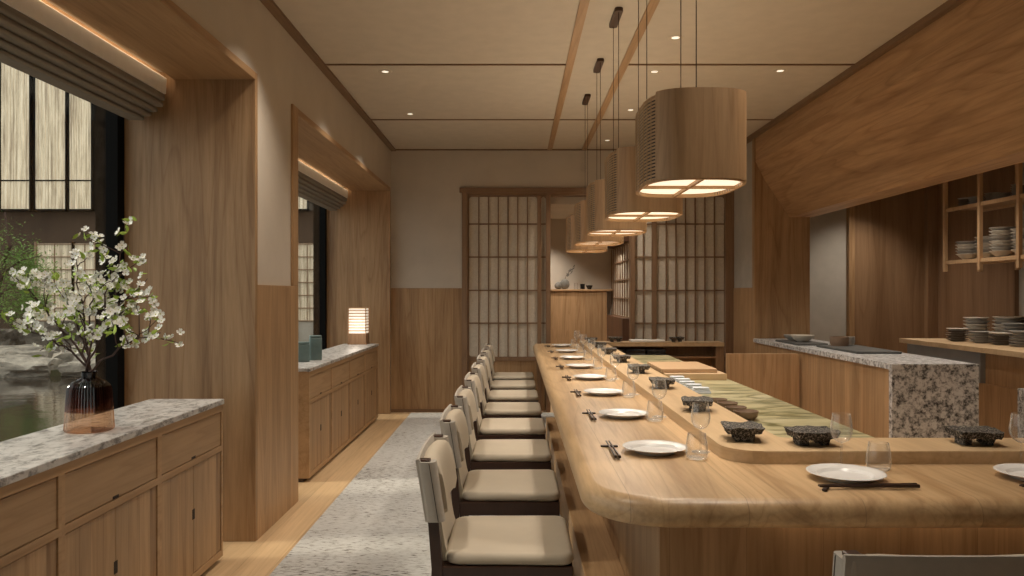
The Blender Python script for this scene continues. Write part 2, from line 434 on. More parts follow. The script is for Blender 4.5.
# ================================================================== SETTING
WX, CZ, YB, RX = -1.38, 2.906, 8.52, 2.41
bm = B(); box(bm, -2.12, 4.7, -3, 10.4, -.12, 0); struct('floor', bm, 'floor', 'pale oak plank floor')
bm = B(); box(bm, -1.4, 3.0, -3, YB+.05, CZ, CZ+.1); struct('ceiling', bm, 'ceil', 'beige papered ceiling with thin wood strips')
# left wall with two deep window openings
bm = B()
box(bm, -2.12, WX, -3.1, -.6, 0, CZ); box(bm, -2.12, WX, -.6, 8.42, 2.47, CZ)
box(bm, -2.12, WX, 4.08, 4.80, 0, 2.47); box(bm, -2.12, WX, 8.42, 8.62, 0, CZ)
struct('wall_left', bm, 'plaster', 'beige plaster wall with two deep window openings')
bm = B()
box(bm, WX-.02, WX+.013, 4.075, 4.845, 0, 1.352, bev=.002)
struct('trim_1', bm, 'panel_z', 'vertical wood wainscot on the pier between the windows')
def opening(n, y0, y1, first):
    bm = B()
    box(bm, -2.06, WX+.012, y1, y1+.035, 0, 2.47, bev=.003)
    if not first: box(bm, -2.06, WX+.012, y0-.035, y0, 0, 2.43, bev=.003); box(bm, WX-.02, WX+.014, y0-.115, y0, 1.353, 2.471, bev=.003)
    struct('trim_%d' % n, bm, 'oak_z', 'wood lined side of the window recess')
    bm = B(); box(bm, -1.795, WX+.012, y0-.035, y1-.001, 2.43, 2.47, bev=.003)
    box(bm, -2.06, -1.87, y0-.035, y1-.001, 2.43, 2.47)
    struct('trim_%d' % (n+1), bm, 'oak_y', 'wood lined top of the window recess')
opening(2, -.6, 4.05, True)
opening(4, 4.84, 8.385, False)
for i, (y0, y1) in enumerate(((-.58, 4.048), (4.842, 8.383))):
    bm = B()
    box(bm, -2.12, -2.057, y1-.07, y1, 0, 2.43); box(bm, -2.12, -2.057, y0, y0+.07, 0, 2.43)
    box(bm, -2.12, -2.057, y0, y1, 0, .07); box(bm, -2.12, -2.057, y0, y1, 2.36, 2.43)
    w = struct('window_%d' % (i+1), bm, 'black', 'black framed window onto the garden')
    bm = B(); box(bm, -2.093, -2.087, y0+.06, y1-.06, .06, 2.37); obj('pane', bm, 'pane', w)
# stone cladding outside the pier
bm = B(); box(bm, -2.205, -2.121, 4.04, 4.6, -.2, 3.2); box(bm, -2.2, -2.121, 8.37, 8.9, -.2, 3.2)
struct('wall_outside', bm, 'darkstone', 'dark stone cladding outside the window pier')
# led slot above each blind
for n, (y0, y1) in enumerate(((-.5, 4.0), (4.9, 8.34))):
    bm = B(); box(bm, -1.803, -1.7955, y0, y1, 2.446, 2.466)
    o = obj('led_strip', bm, 'slot'); tag(o, 'warm light strip in the recess slot above the %s window blind' % ('near' if n == 0 else 'far'), 'light', 'hidden light strips above the blinds')

# back wall
bm = B()
box(bm, WX, -.594, YB, YB+.1, 0, CZ); box(bm, -.594, RX+.1, YB, YB+.1, 2.478, CZ)
struct('wall_back', bm, 'plaster', 'beige plaster end wall above wood wainscot')
bm = B(); box(bm, WX, -.594, YB-.013, YB+.01, .035, 1.37, bev=.002); struct('trim_6', bm, 'panel_zx', 'wood wainscot of the end wall left of the screens')
bm = B(); box(bm, WX, -.594, YB-.018, YB+.01, 0, .035); struct('baseboard_back', bm, 'trimx', 'thin dark baseboard of the end wall')
bm = B()
box(bm, -.594, -.533, YB-.03, YB+.12, 0, 2.478, bev=.004); box(bm, 2.315, RX, YB-.03, YB+.12, 0, 2.478, bev=.004)
box(bm, .335, .385, YB-.02, YB+.12, 0, 2.405, bev=.003); box(bm, 1.27, 1.318, YB-.02, YB+.12, 0, 2.405, bev=.003)
struct('trim_7', bm, 'trimz', 'upright posts of the sliding screen surround')
bm = B(); box(bm, -.62, RX, YB-.035, YB+.12, 2.425, 2.478, bev=.004); box(bm, -.533, 2.315, YB-.02, YB+.12, 2.395, 2.425)
struct('trim_8', bm, 'trimx', 'wood lintel over the sliding screens')
ROWS = [.61, .982, 1.345, 1.715, 2.081, 2.384]
def shoji(n, parts, label, x0, x1):
    bm = B(); box(bm, x0, x1, YB+.035, YB+.06, 0.01, 2.395)
    d = struct('door_%d' % n, bm, 'thin', label)
    pp, lt = B(), B()
    for (a, b, cols) in parts:
        prism(pp, rpoly([(a, ROWS[0], .03), (b, ROWS[0], .03), (b, ROWS[-1], .03), (a, ROWS[-1], .03)], 5), -YB-.035, -YB-.031, mat=Matrix(((1,0,0,0),(0,0,-1,0),(0,1,0,0),(0,0,0,1))))
        for z in ROWS[1:-1]: box(lt, a-.003, b+.003, YB+.016, YB+.033, z-.008, z+.008)
        for k in range(1, cols):
            x = a+(b-a)*k/cols; box(lt, x-.0065, x+.0065, YB+.014, YB+.033, ROWS[0], ROWS[-1])
    obj('paper', pp, 'paper', d); obj('lattice', lt, 'thin', d)
    fr = B()
    xs = sorted([x0]+[p for a, b, c in parts for p in (a, b)]+[x1])
    for k in range(0, len(xs), 2):
        if xs[k+1]-xs[k] > .004: box(fr, xs[k], xs[k+1], YB+.006, YB+.036, .01, 2.395, bev=.002)
    box(fr, x0, x1, YB+.008, YB+.036, ROWS[-1]+.002, 2.395); box(fr, x0, x1, YB+.008, YB+.036, .565, ROWS[0]-.002)
    obj('frame', fr, 'trimz', d)
    bm = B(); box(bm, x0+.01, x1-.01, YB+.02, YB+.036, .02, .565); obj('lower_panel', bm, 'panel_zx', d)
shoji(1, [(-.517, .239, 7), (.282, .333, 1)], 'paper sliding screen of seven panes across, left of the opening', -.533, .335)
shoji(2, [(1.322, 1.508, 2), (1.563, 2.312, 7)], 'paper sliding screens right of the opening', 1.318, 2.315)

# hall behind the opening
bm = B(); box(bm, -1.1, 2.5, 10.3, 10.4, 0, 3); box(bm, -1.1, -1.0, YB+.12, 10.4, 0, 3)
struct('wall_hall', bm, 'plaster', 'plaster wall of the hall beyond the screens')
bm = B(); box(bm, -1.1, 2.5, YB+.12, 10.4, 2.31, 2.41); struct('ceiling_hall', bm, 'plaster', 'low ceiling of the hall beyond')
bm = B(); box(bm, -1.0, 1.2, 10.14, 10.3, 0, 1.345); struct('trim_9', bm, 'panel_zx', 'wood panelling at the end of the hall')
bm = B(); box(bm, -1.0, 1.28, 10.12, 10.3, 1.345, 1.37, bev=.003); struct('trim_10', bm, 'oak_x', 'pale wood ledge on top of the hall panelling')
bm = B(); box(bm, 1.2, 1.28, YB+.13, 10.3, 0, 1.03); box(bm, 1.2, 1.3, YB+.13, 10.12, 1.9, 1.97); struct('wall_hall_side', bm, 'dark_low', 'low dark wood wall in the hall')
bm = B(); box(bm, 1.29, 1.30, YB+.13, 10.3, 1.03, 1.9); d = struct('door_3', bm, 'paper', 'side paper screen in the hall')
lt = B()
for k in range(9): y = YB+.14+k*.2; box(lt, 1.275, 1.29, y, y+.014, 1.03, 1.9)
for z in (1.03, 1.25, 1.47, 1.69, 1.88): box(lt, 1.276, 1.29, YB+.13, 10.12, z, z+.014)
obj('lattice', lt, 'thin', d)
bm = B(); box(bm, 1.3, 1.4, YB+.13, 10.3, 0, 2.31); struct('wall_hall_right', bm, 'plaster', 'plaster wall behind the side screen')

# right side: corner plaster, post, hood
bm = B(); box(bm, RX, 2.95, 7.80, YB+.1, 0, CZ); struct('wall_right', bm, 'plaster_grey', 'narrow grey plaster wall beside the right screen')
bm = B(); box(bm, RX-.012, RX+.01, 7.80, YB-.04, 0, 1.37); struct('trim_11', bm, 'panel_z', 'wood wainscot on the narrow right wall')
bm = B(); box(bm, RX-.014, 2.95, 7.722, 7.80, 0, 2.88); struct('trim_12', bm, 'panel_zx', 'tall wood post at the end of the kitchen opening')
bm = B()
prism(bm, [(2.405, 2.905), (2.405, 2.63), (2.43, 2.575), (2.50, 2.44), (2.74, 2.075), (2.97, 2.075), (2.97, 2.905)], -3, 7.72, mat=XZY)
struct('wall_right_hood', bm, 'hood', 'sloping oak hood over the kitchen opening')
bm = B()
for (a, b, c, d_, e, f) in ((WX, -1.325, -3, YB, 2.885, CZ), (2.36, 2.405, -3, 7.72, 2.868, CZ), (WX+.05, RX, YB-.02, YB+.01, 2.893, CZ)):
    box(bm, a, b, c, d_, e, f)
box(bm, 2.36, RX, 7.72, YB, 2.868, CZ)
struct('trim_13', bm, 'trim', 'dark wood strip around the ceiling edge')
bm = B()
for x in (.376, .757): box(bm, x-.026, x+.026, -3, YB-.02, CZ-.012, CZ+.01)
struct('trim_14', bm, 'oak_y', 'two long ceiling battens along the counter')
bm = B()
for y in (.3, 1.99, 3.68, 5.37, 7.06):
    box(bm, -1.325, .35, y-.011, y+.011, CZ-.008, CZ+.01); box(bm, .783, 2.36, y-.011, y+.011, CZ-.008, CZ+.01)
box(bm, .402, .731, 7.05, 7.07, CZ-.008, CZ+.01)
struct('trim_15', bm, 'trimx', 'thin cross battens of the ceiling')
# kitchen shell
bm = B(); box(bm, 2.95, 4.75, YB, YB+.1, 0, 2.7); struct('wall_kitchen_back', bm, 'plaster_grey', 'grey plaster end wall of the kitchen')
bm = B(); box(bm, 3.72, 4.62, YB-.06, YB, 0, 2.6); box(bm, 4.49, 4.62, YB-.13, YB-.05, 0, 2.6, bev=.003); struct('trim_16', bm, 'kitchen', 'dark wood cladding at the kitchen end')
bm = B(); box(bm, 3.66, 3.72, YB-.07, YB, 0, 2.6); struct('trim_17', bm, 'oak_z', 'pale upright edge of the kitchen cladding')
bm = B(); box(bm, 4.64, 4.75, -3, YB, 0, 2.7); struct('wall_kitchen_side', bm, 'plaster_grey', 'plaster side wall of the kitchen')
bm = B(); box(bm, 4.60, 4.645, 7.1, YB-.05, 0, 2.6); struct('trim_18', bm, 'kitchen_side', 'dark wood cladding on the kitchen side wall')
bm = B(); box(bm, 2.97, 4.75, -3, YB+.1, 2.62, 2.75); struct('ceiling_kitchen', bm, 'plaster_grey', 'lower ceiling of the kitchen')
bm = B(); box(bm, WX-.8, 4.75, -3.1, -3, 0, CZ); struct('wall_front', bm, 'plaster', 'plaster wall behind the viewer')
# rug
bm = B(); prism(bm, [(-1.12, -1.5), (.26, -1.5), (.26, 6.98), (.425, 6.98), (.425, 8.40), (-1.14, 8.40)], 0.0005, .012)
tag(obj('rug', bm, 'rug'), 'pale woven runner rug with dark flecks under the chairs', 'rug')

# ------------------------------------------------------------------ sideboards
def cab_unit(y0, where, ords, group):
    """one unit 0.667 wide; front face at X=-1.43, back -1.77"""
    t = thing('sideboard_cabinet', 'oak cabinet unit with drawer and doors, %s' % where, 'cabinet', (-1.6, y0, 0), 0, group)
    W = .667; xf = .17; xb = -.17
    bm = B()
    box(bm, xb, xf, 0, .018, .026, .765); box(bm, xb, xf, W-.018, W, .026, .765)
    box(bm, xb, xf-.022, .018, W-.018, .026, .765)
    box(bm, xf-.024, xf, .018, W-.018, .732, .765); box(bm, xf-.024, xf, .018, W-.018, .540, .566); box(bm, xf-.024, xf, .018, W-.018, .026, .056)
    obj('body', bm, 'oak_y', t)
    bxo('toe_kick', 'walnut', (xb+.01, xf-.04, 0, W, 0, .026), t)
    g = .004
    dr = bxo('drawer', 'drawer', (xf-.03, xf-.004, .018+g, W-.018-g, .566+g, .732-g), t, bev=.001)
    bxo('handle', 'blackgap', (xf-.006, xf-.0025, W/2-.02, W/2+.02, .566+g, .580), dr)
    for s in (0, 1):
        a = .018+g if s == 0 else W/2+.0015; b = W/2-.0015 if s == 0 else W-.018-g
        d = bxo('door', 'door', (xf-.03, xf-.004, a, b, .056+g, .540-g), t, bev=.001)
        yh = W/2-.012 if s == 0 else W/2+.0015
        bxo('handle', 'blackgap', (xf-.006, xf-.0025, yh, yh+.0105, .30, .345), d)
    bxo('shadow_gap', 'blackgap', (xf-.028, xf-.020, .0185, W-.0185, .057, .731), t)  # dark backing sheet gives the gaps between fronts their shade
    return t
c0 = cab_unit(3.76-.667, 'far end of the near sideboard', 0, 'near sideboard units')
nm = ['second from the far end of the near sideboard', 'third from the far end of the near sideboard', 'fourth from the far end of the near sideboard']
for i in range(3): dup(c0, (-1.6, 3.76-.667*(i+2), 0), 0, 'oak cabinet unit with drawer and doors, '+nm[i])
nm = ['nearest in the far sideboard', 'second unit of the far sideboard', 'third unit of the far sideboard', 'last in the far sideboard under the lamp']
for i in range(4):
    c = dup(c0, (-1.6, 5.33+.667*i, 0), 0, 'oak cabinet unit with drawer and doors, '+nm[i]); c['group'] = 'far sideboard units'
bm = B(); box(bm, -1.785, -1.424, 1.09, 3.765, .765, .79, bev=.003)
tag(obj('sideboard_worktop', bm, 'granite'), 'pale grey granite worktop on the near sideboard, carrying the flower vase', 'worktop')
bm = B(); box(bm, -1.785, -1.424, 5.325, 8.005, .765, .79, bev=.003)
tag(obj('sideboard_worktop', bm, 'granite'), 'pale granite worktop on the far sideboard, carrying lamp and canisters', 'worktop')

# table lamp
t = thing('table_lamp', 'small paper lantern lamp with wooden box base on the far sideboard', 'lamp', (-1.618, 7.94, .79))
bm = B(); box(bm, -.092, .092, -.092, .092, 0, .112, bev=.003); box(bm, -.096, .096, -.096, .096, 0, .012); box(bm, -.094, -.086, -.096, -.088, 0, .37); box(bm, -.006, .006, -.0945, -.088, .01, .108)
obj('base', bm, 'lamp_wood', t)
bm = B(); box(bm, -.084, .084, -.084, .084, .114, .366); obj('lamp_shade', bm, 'lantern', t)
bm = B()
for sx in (-1, 1):
    for sy in (-1, 1): box(bm, sx*.088-.004, sx*.088+.004, sy*.088-.004, sy*.088+.004, .11, .372)
for k in range(8):
    z = .114+.252*(k+.9)/8.6
    for s in (-1, 1): box(bm, -.09, .09, s*.089-.003, s*.089+.003, z-.0045, z+.0045); box(bm, s*.089-.003, s*.089+.003, -.09, .09, z-.0045, z+.0045)
box(bm, -.092, .092, -.092, .092, .368, .374)
obj('lamp_slats', bm, 'rim', t)
lamp('lantern_glow', 'POINT', (0, -.2, .2), .8, parent=t, size=.08)
# canisters
for (x, y, h, w, lab) in ((-1.615, 5.86, .150, .088, 'shorter blue-green ceramic canister with lid, nearer one on the far sideboard'), (-1.565, 6.02, .190, .094, 'taller blue-green ceramic canister with lid, behind the shorter one')):
    t = thing('tea_canister', lab, 'canister', (x, y, .79), .32, 'blue-green canisters on the far sideboard')
    bm = B(); prism(bm, rpoly([(-w/2,-w/2,.012), (w/2,-w/2,.012), (w/2,w/2,.012), (-w/2,w/2,.012)], 4), 0, h-.018, bev=.003); obj('body', bm, 'celadon', t, smooth=30)
    bm = B(); prism(bm, rpoly([(-w/2+.002,-w/2+.002,.012), (w/2-.002,-w/2+.002,.012), (w/2-.002,w/2-.002,.012), (-w/2+.002,w/2-.002,.012)], 4), h-.016, h, bev=.004); obj('lid', bm, 'celadon', t, smooth=30)

# roman blinds
def blind(y0, y1, lab):
    t = thing('roman_blind', lab, 'blind', (-1.85, y0, 2.45), 0, 'folded roman blinds')
    L = y1-y0
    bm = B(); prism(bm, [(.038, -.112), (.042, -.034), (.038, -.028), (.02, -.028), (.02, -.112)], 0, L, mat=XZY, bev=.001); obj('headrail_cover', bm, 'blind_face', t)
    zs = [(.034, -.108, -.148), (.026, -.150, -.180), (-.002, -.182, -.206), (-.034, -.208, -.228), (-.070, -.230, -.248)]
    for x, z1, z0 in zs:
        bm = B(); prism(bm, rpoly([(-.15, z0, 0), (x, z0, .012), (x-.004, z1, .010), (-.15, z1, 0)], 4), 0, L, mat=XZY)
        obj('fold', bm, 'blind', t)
blind(-.4, 3.99, 'taupe folded roman blind at the near window')
blind(4.9, 8.30, 'taupe folded roman blind at the far window')

# ================================================================== COUNTER
t = thing('dining_counter', 'long pale wood dining counter turning the corner with raised inner ledge', 'counter', (.3, 2.3, 0))
def cob(name, bm, mat, **kw):
    o = obj(name, bm, mat, t, **kw); o.location = (-.3, -2.3, 0); return o
bm = B(); round_slab(bm, rpoly([(.185, 1.975, .23), (2.35, 1.975, 0), (2.35, 2.60, 0), (.88, 2.60, 0), (.88, 8.36, 0), (.185, 8.36, .10)], 10), .694, .77, .030, 7, top_r=.042)
cob('countertop', bm, 'counter', smooth=50)
bm = B(); prism(bm, rpoly([(.665, 2.405, .11), (2.35, 2.405, 0), (2.35, 2.63, 0), (.90, 2.63, .03), (.90, 7.86, 0), (2.13, 7.86, 0), (2.13, 8.11, 0), (.665, 8.11, 0)], 10), .77, .811, bev=.006, seg=2, bev_bottom=False)
cob('raised_ledge', bm, 'ledge', smooth=40)
bm = B(); box(bm, .43, .86, 2.30, 8.15, 0, .692); box(bm, .86, 2.33, 2.30, 2.58, 0, .692)
cob('base', bm, 'panel_zx')
bm = B(); box(bm, .27, .43, 2.15, 6.9, 0, .20, bev=.004); box(bm, .43, 2.33, 2.15, 2.30, 0, .20, bev=.004)
cob('footrest', bm, 'oak_y')
bm = B(); box(bm, 2.05, 2.13, 7.88, 8.1, 0, .77); box(bm, .9, 2.05, 8.06, 8.1, 0, .77); box(bm, .9, 2.05, 7.87, 8.06, .65, .665)
cob('far_leg_panels', bm, 'kitchen')
bm = B(); box(bm, .75, 2.30, 2.275, 2.297, .676, .688)
tag(obj('led_strip', bm, 'slot'), 'warm light strip under the short side of the counter', 'light')
# prep counter in green stone
t = thing('prep_counter', 'chef preparation counter topped with green veined stone inside the dining counter', 'counter', (1.1, 4.7, 0))
o = bxo('stone_top', 'green', (.905, 1.352, 2.635, 6.84, .735, .762), t, bev=.002); o.location = (-1.1, -4.7, 0)
o = bxo('body', 'oak_z', (.905, 1.33, 2.66, 6.82, 0, .735), t); o.location = (-1.1, -4.7, 0)
# cutting boards
bm = B(); box(bm, .935, 1.325, 4.83, 5.46, .7625, .803, bev=.003)
tag(obj('cutting_board', bm, 'board2'), 'large thick pale cutting block, lower one on the green stone', 'cutting board')
bm = B(); box(bm, .925, 1.278, 4.88, 5.42, .8035, .828, bev=.003)
tag(obj('cutting_board', bm, 'board'), 'reddish wood cutting board lying on top of the paler block', 'cutting board')
# black lacquer boxes under the far leg
g0 = None
for i in range(3):
    for j in range(2):
        x = 1.02+i*.21; z = .6655+j*.036
        lab = 'black lacquer box under the far ledge, %s of the %s pile from left' % (('bottom', 'top')[j], ORD[i])
        if g0 is None:
            g0 = thing('lacquer_box', lab, 'box', (x, 7.95, z), 0, 'black boxes under the far ledge')
            bm = B(); box(bm, -.095, .095, -.075, .075, 0, .025, bev=.003); obj('tray', bm, 'lacquer', g0)
            bm = B(); box(bm, -.098, .098, -.078, .078, .0255, .035, bev=.003); obj('lid', bm, 'lacquer', g0)
        else: dup(g0, (x, 7.95, z), 0, lab)
# low partition + pass counter
bm = B(); prism(bm, rpoly([(1.77, 0, 0), (2.375, 0, 0), (2.375, .803, .02), (1.77, .803, 0)], 4), 6.45, 6.49, mat=XZY, bev=.002)
tag(obj('low_partition', bm, 'panel_zx'), 'waist high brown wood partition beside the granite pass counter', 'partition')
t = thing('pass_counter', 'granite topped kitchen pass counter with waterfall end and wood front', 'counter', (2.65, 6.3, 0))
for nm_, mt, d in (('stone_top', 'granite2', (2.38, 2.93, 4.87, 7.715, .822, .86)), ('waterfall_end', 'granite2', (2.38, 2.93, 4.87, 4.912, 0, .821))):
    o = bxo(nm_, mt, d, t, bev=.002); o.location = (-2.65, -6.3, 0)
for k in range(6):
    y0 = 4.914+k*.4665
    o = bxo('door', 'door', (2.397, 2.42, y0, y0+.4635, .05, .820), t, bev=.001); o.location = (-2.65, -6.3, 0)
o = bxo('body', 'kitchen_side', (2.42, 2.92, 4.913, 7.71, 0, .8215), t); o.location = (-2.65, -6.3, 0)
# kitchen counter along the side wall
t = thing('kitchen_counter', 'pale wood kitchen worktop on grey steel front, stacked with dishes', 'counter', (4, 5.5, 0))
for nm_, mt, d in (('worktop', 'board2', (3.50, 4.595, 3.0, 7.03, .862, .9)), ('steel_front', 'steel', (3.56, 3.60, 5.9, 7.0, .62, .861)), ('body', 'oak_z', (3.60, 4.55, 3.0, 7.0, .08, .861)), ('lower_front', 'oak_z', (3.575, 3.599, 3.0, 7.0, .08, .62))):
    o = bxo(nm_, mt, d, t); o.location = (-4, -5.5, 0)
bm = B(); box(bm, 3.16, 3.54, 4.5, 4.85, 0, .71, bev=.003)
tag(obj('stone_block', bm, 'granite2'), 'speckled granite block standing behind the pass counter at right', 'block')
# ================================================================== CHAIRS
def make_chair(label):
    t = thing('dining_chair', label, 'chair', (0,0,0), 0, 'dining chairs along the counter')
    # seat
    bm = B(); round_slab(bm, rpoly([(-.205,-.215,.05), (.205,-.225,.04), (.205,.225,.04), (-.205,.215,.05)], 5), .446, .485, .019, 6)
    obj('seat', bm, 'linen', t, smooth=True)
    bm = B(); box(bm, -.21, .20, -.222, -.190, .390, .446, bev=.003); box(bm, -.21, .20, .190, .222, .390, .446, bev=.003)
    box(bm, .168, .20, -.19, .19, .390, .446); box(bm, -.21, -.178, -.19, .19, .390, .446); box(bm, -.178, .168, -.19, .19, .42, .446)
    obj('seat_frame', bm, 'walnut', t)
    for s in (-1, 1):
        bm = B()   # rear post: leg and back upright in one
        pts = [(-.265, s*.206, 0), (-.232, s*.206, .30), (-.226, s*.206, .44), (-.238, s*.207, .60), (-.266, s*.208, .79)]
        for (a, b_) in zip(pts, pts[1:]): pass
        prof = [(x-.017, z) for x, y, z in pts]+[(x+.017, z) for x, y, z in reversed(pts)]
        prism(bm, prof, s*.206-.017, s*.206+.017, mat=XZY, bev=.005, seg=2)
        obj('rear_leg', bm, 'walnut', t)
        bm = B(); box(bm, .17, .20, s*.206-.015, s*.206+.015, 0, .446, bev=.004); obj('front_leg', bm, 'walnut', t)
    # stretchers
    bm = B(); box(bm, -.24, .18, -.214, -.198, .17, .195); box(bm, -.24, .18, .198, .214, .17, .195); obj('stretcher', bm, 'walnut', t)
    # outer grey sleeve wrapping the posts, curved in plan
    def band(x_off, th, ymax, z0, z1, bulge, rnd, nm, mat, n=14):
        bm = B(); rows = []
        for k in range(n+1):
            y = -ymax+2*ymax*k/n; u = y/ymax
            xo = x_off-bulge*(1-u*u)
            e = (1-abs(u)**6)
            zt = z1-rnd*(1-math.sqrt(max(0, 1-max(0, (abs(u)-.80)/.20)**2)))
            zb = z0+rnd*.6*(1-math.sqrt(max(0, 1-max(0, (abs(u)-.80)/.20)**2)))
            row = []
            for (dx, z) in ((0, zb+.006), (0, zt-.008), (.25*th, zt), (.75*th, zt), (th, zt-.010), (th*1.04, (zt+zb)/2), (th, zb+.008), (.7*th, zb), (.3*th, zb)):
                lean = -(z-.60)*.16
                row.append(bm.verts.new((xo+dx+lean, y, z)))
            rows.append(row)
        m_ = len(rows[0])
        for a, b_ in zip(rows, rows[1:]):
            for q in range(m_): bm.faces.new((a[q], b_[q], b_[(q+1) % m_], a[(q+1) % m_]))
        bm.faces.new(rows[0]); bm.faces.new(list(reversed(rows[-1])))
        return obj(nm, bm, mat, t, smooth=50)
    band(-.262, .016, .232, .592, .793, .008, 0, 'back_cover', 'linen_grey')
    for s in (-1, 1):   # rolled sleeve round each post
        bm = B(); out = rpoly([(-.026,-.026,.017), (.036,-.026,.022), (.036,.026,.012), (-.026,.026,.017)], 4)
        lo = [bm.verts.new((-.238+x, s*.208+y, .592)) for x, y in out]; hi = [bm.verts.new((-.2665+x, s*.208+y, .783)) for x, y in out]
        for q in range(len(out)): bm.faces.new((lo[q], lo[(q+1) % len(out)], hi[(q+1) % len(out)], hi[q]))
        bm.faces.new(lo); bm.faces.new(hi)
        sl = obj('back_sleeve', bm, 'linen_grey', t, smooth=40)
        bm = B(); tube(bm, [(-.221, s*.235, .595), (-.25, s*.235, .780)], .0011, 5); obj('seam', bm, 'thread', sl)
    band(-.243, .052, .196, .600, .780, .020, .035, 'back_cushion', 'linen')
    bm = B()
    rows = []
    for z, x, w in ((.450,-.190,.175), (.50,-.205,.175), (.56,-.215,.172), (.62,-.225,.170)):
        rows.append([bm.verts.new(p) for p in ((x, -w, z), (x-.02, 0, z), (x, w, z), (x-.028, w, z), (x-.048, 0, z), (x-.028, -w, z))])
    for a, b_ in zip(rows, rows[1:]):
        for q in range(6): bm.faces.new((a[q], a[(q+1) % 6], b_[(q+1) % 6], b_[q]))
    bm.faces.new(rows[0]); bm.faces.new(list(reversed(rows[-1])))
    obj('lower_back', bm, 'linen', t, smooth=40)
    return t
PIT = .750
lab = 'cream dining chair on dark legs, %s in the row beside the counter'
ch = make_chair(lab % 'nearest'); ch.location = (-.02, 2.63, .0122); ch.scale = (1, 1, .976)
for k in range(1, 8):
    dup(ch, (-.02, 2.63+PIT*k, .0122), 0, lab % (ORD[k]+' from the viewer' if k < 7 else 'farthest'))
dup(ch, (.872, 1.785, 0), PI/2, 'cream and grey dining chair seen from behind at the short side of the counter', scale=1)

# ================================================================== TABLEWARE
def plate_prof(r, h):
    return [(0, .0025), (r*.35, .0025), (r*.56, .0025), (r*.58, 0), (r*.61, 0), (r*.64, .004), (r*.80, h*.55), (r*.985, h-.0025), (r, h-.001), (r*.985, h), (r*.90, h*.90), (r*.73, h*.72), (r*.70, h*.66), (r*.655, h*.30), (r*.62, h*.25), (0, h*.25)]
def plate_obj(name, r, h, mat, label, cat, loc, group):
    bm = B(); lathe(bm, plate_prof(r, h), 40)
    o = obj(name, bm, mat, None, smooth=60, loc=loc); return tag(o, label, cat, group)
def wineglass(label, loc):
    t = thing('wine_glass', label, 'glass', loc, 0, 'wine glasses on the counter')
    bm = B(); lathe(bm, [(0, .0), (.031, .0), (.031, .0012), (.012, .003), (.0035, .008), (.0028, .03), (.0028, .074), (0, .076)], 24); obj('stem', bm, 'glass', t, smooth=60)
    bm = B(); pr = [(0, .076), (.010, .078), (.022, .086), (.030, .100), (.0325, .116), (.030, .138), (.0262, .165)]
    lathe(bm, pr+[(r-.0012, z) for r, z in reversed(pr[1:])]+[(0, .0775)], 28); obj('bowl', bm, 'glass', t, smooth=60)
    return t
def tumbler(label, loc):
    bm = B(); pr = [(0, 0), (.026, .0005), (.033, .008), (.0358, .022), (.0345, .045), (.0285, .083)]
    lathe(bm, pr+[(r-.0013, z) for r, z in reversed(pr[2:])]+[(.026, .007), (0, .007)], 28)
    o = obj('water_glass', bm, 'glass', None, smooth=60, loc=loc); return tag(o, label, 'glass', 'short tumblers on the counter')
def stand_obj(seed):
    def rough(sx, sy, sz, z, cx=0, cy=0, sd=0, bm=None, cuts=7, amp=.006):
        tt = B(); bmesh.ops.create_cube(tt, size=1); bmesh.ops.subdivide_edges(tt, edges=list(tt.edges), cuts=cuts, use_grid_fill=True)
        for v in tt.verts:
            p = Vector((v.co.x*sx, v.co.y*sy, v.co.z*sz))
            f = (1+.12*v.co.z)*(1-.05)*1.05-.07*(abs(v.co.x*2)**6*abs(v.co.y*2)**6)
            p.x *= f; p.y *= f
            n_ = noise.noise_vector(p*38+Vector((seed*3.3+sd, sd, seed))); p += n_*amp; n2_ = noise.noise_vector(p*130+Vector((seed, 0, sd))); p += n2_*amp*.35
            v.co = p+Vector((cx, cy, z+sz/2))
        merge(bm, tt)
    top = B(); rough(.140, .122, .022, .026, bm=top, sd=1)
    f1 = B(); rough(.031, .066, .027, .001, cx=-.035, bm=f1, sd=2, cuts=5, amp=.004)
    f2 = B(); rough(.031, .066, .027, .001, cx=.035, bm=f2, sd=5, cuts=5, amp=.004)
    return top, f1, f2
STANDS = []
def stand(label, loc, rz, v):
    while len(STANDS) <= v:
        sd = len(STANDS)+1
        top, f1, f2 = stand_obj(sd)
        t = thing('stone_stand', 'x', 'stand', loc, rz, 'black stone stands on the raised ledge')
        obj('stone_top', top, 'lava', t, smooth=35); obj('foot', f1, 'lava', t, smooth=35); obj('foot', f2, 'lava', t, smooth=35)
        STANDS.append([t, False])
    if not STANDS[v][1]:
        t = STANDS[v][0]; STANDS[v][1] = True; t.location = loc; t.rotation_euler = (0,0,rz); t['label'] = label; return t
    return dup(STANDS[v][0], loc, rz, label)
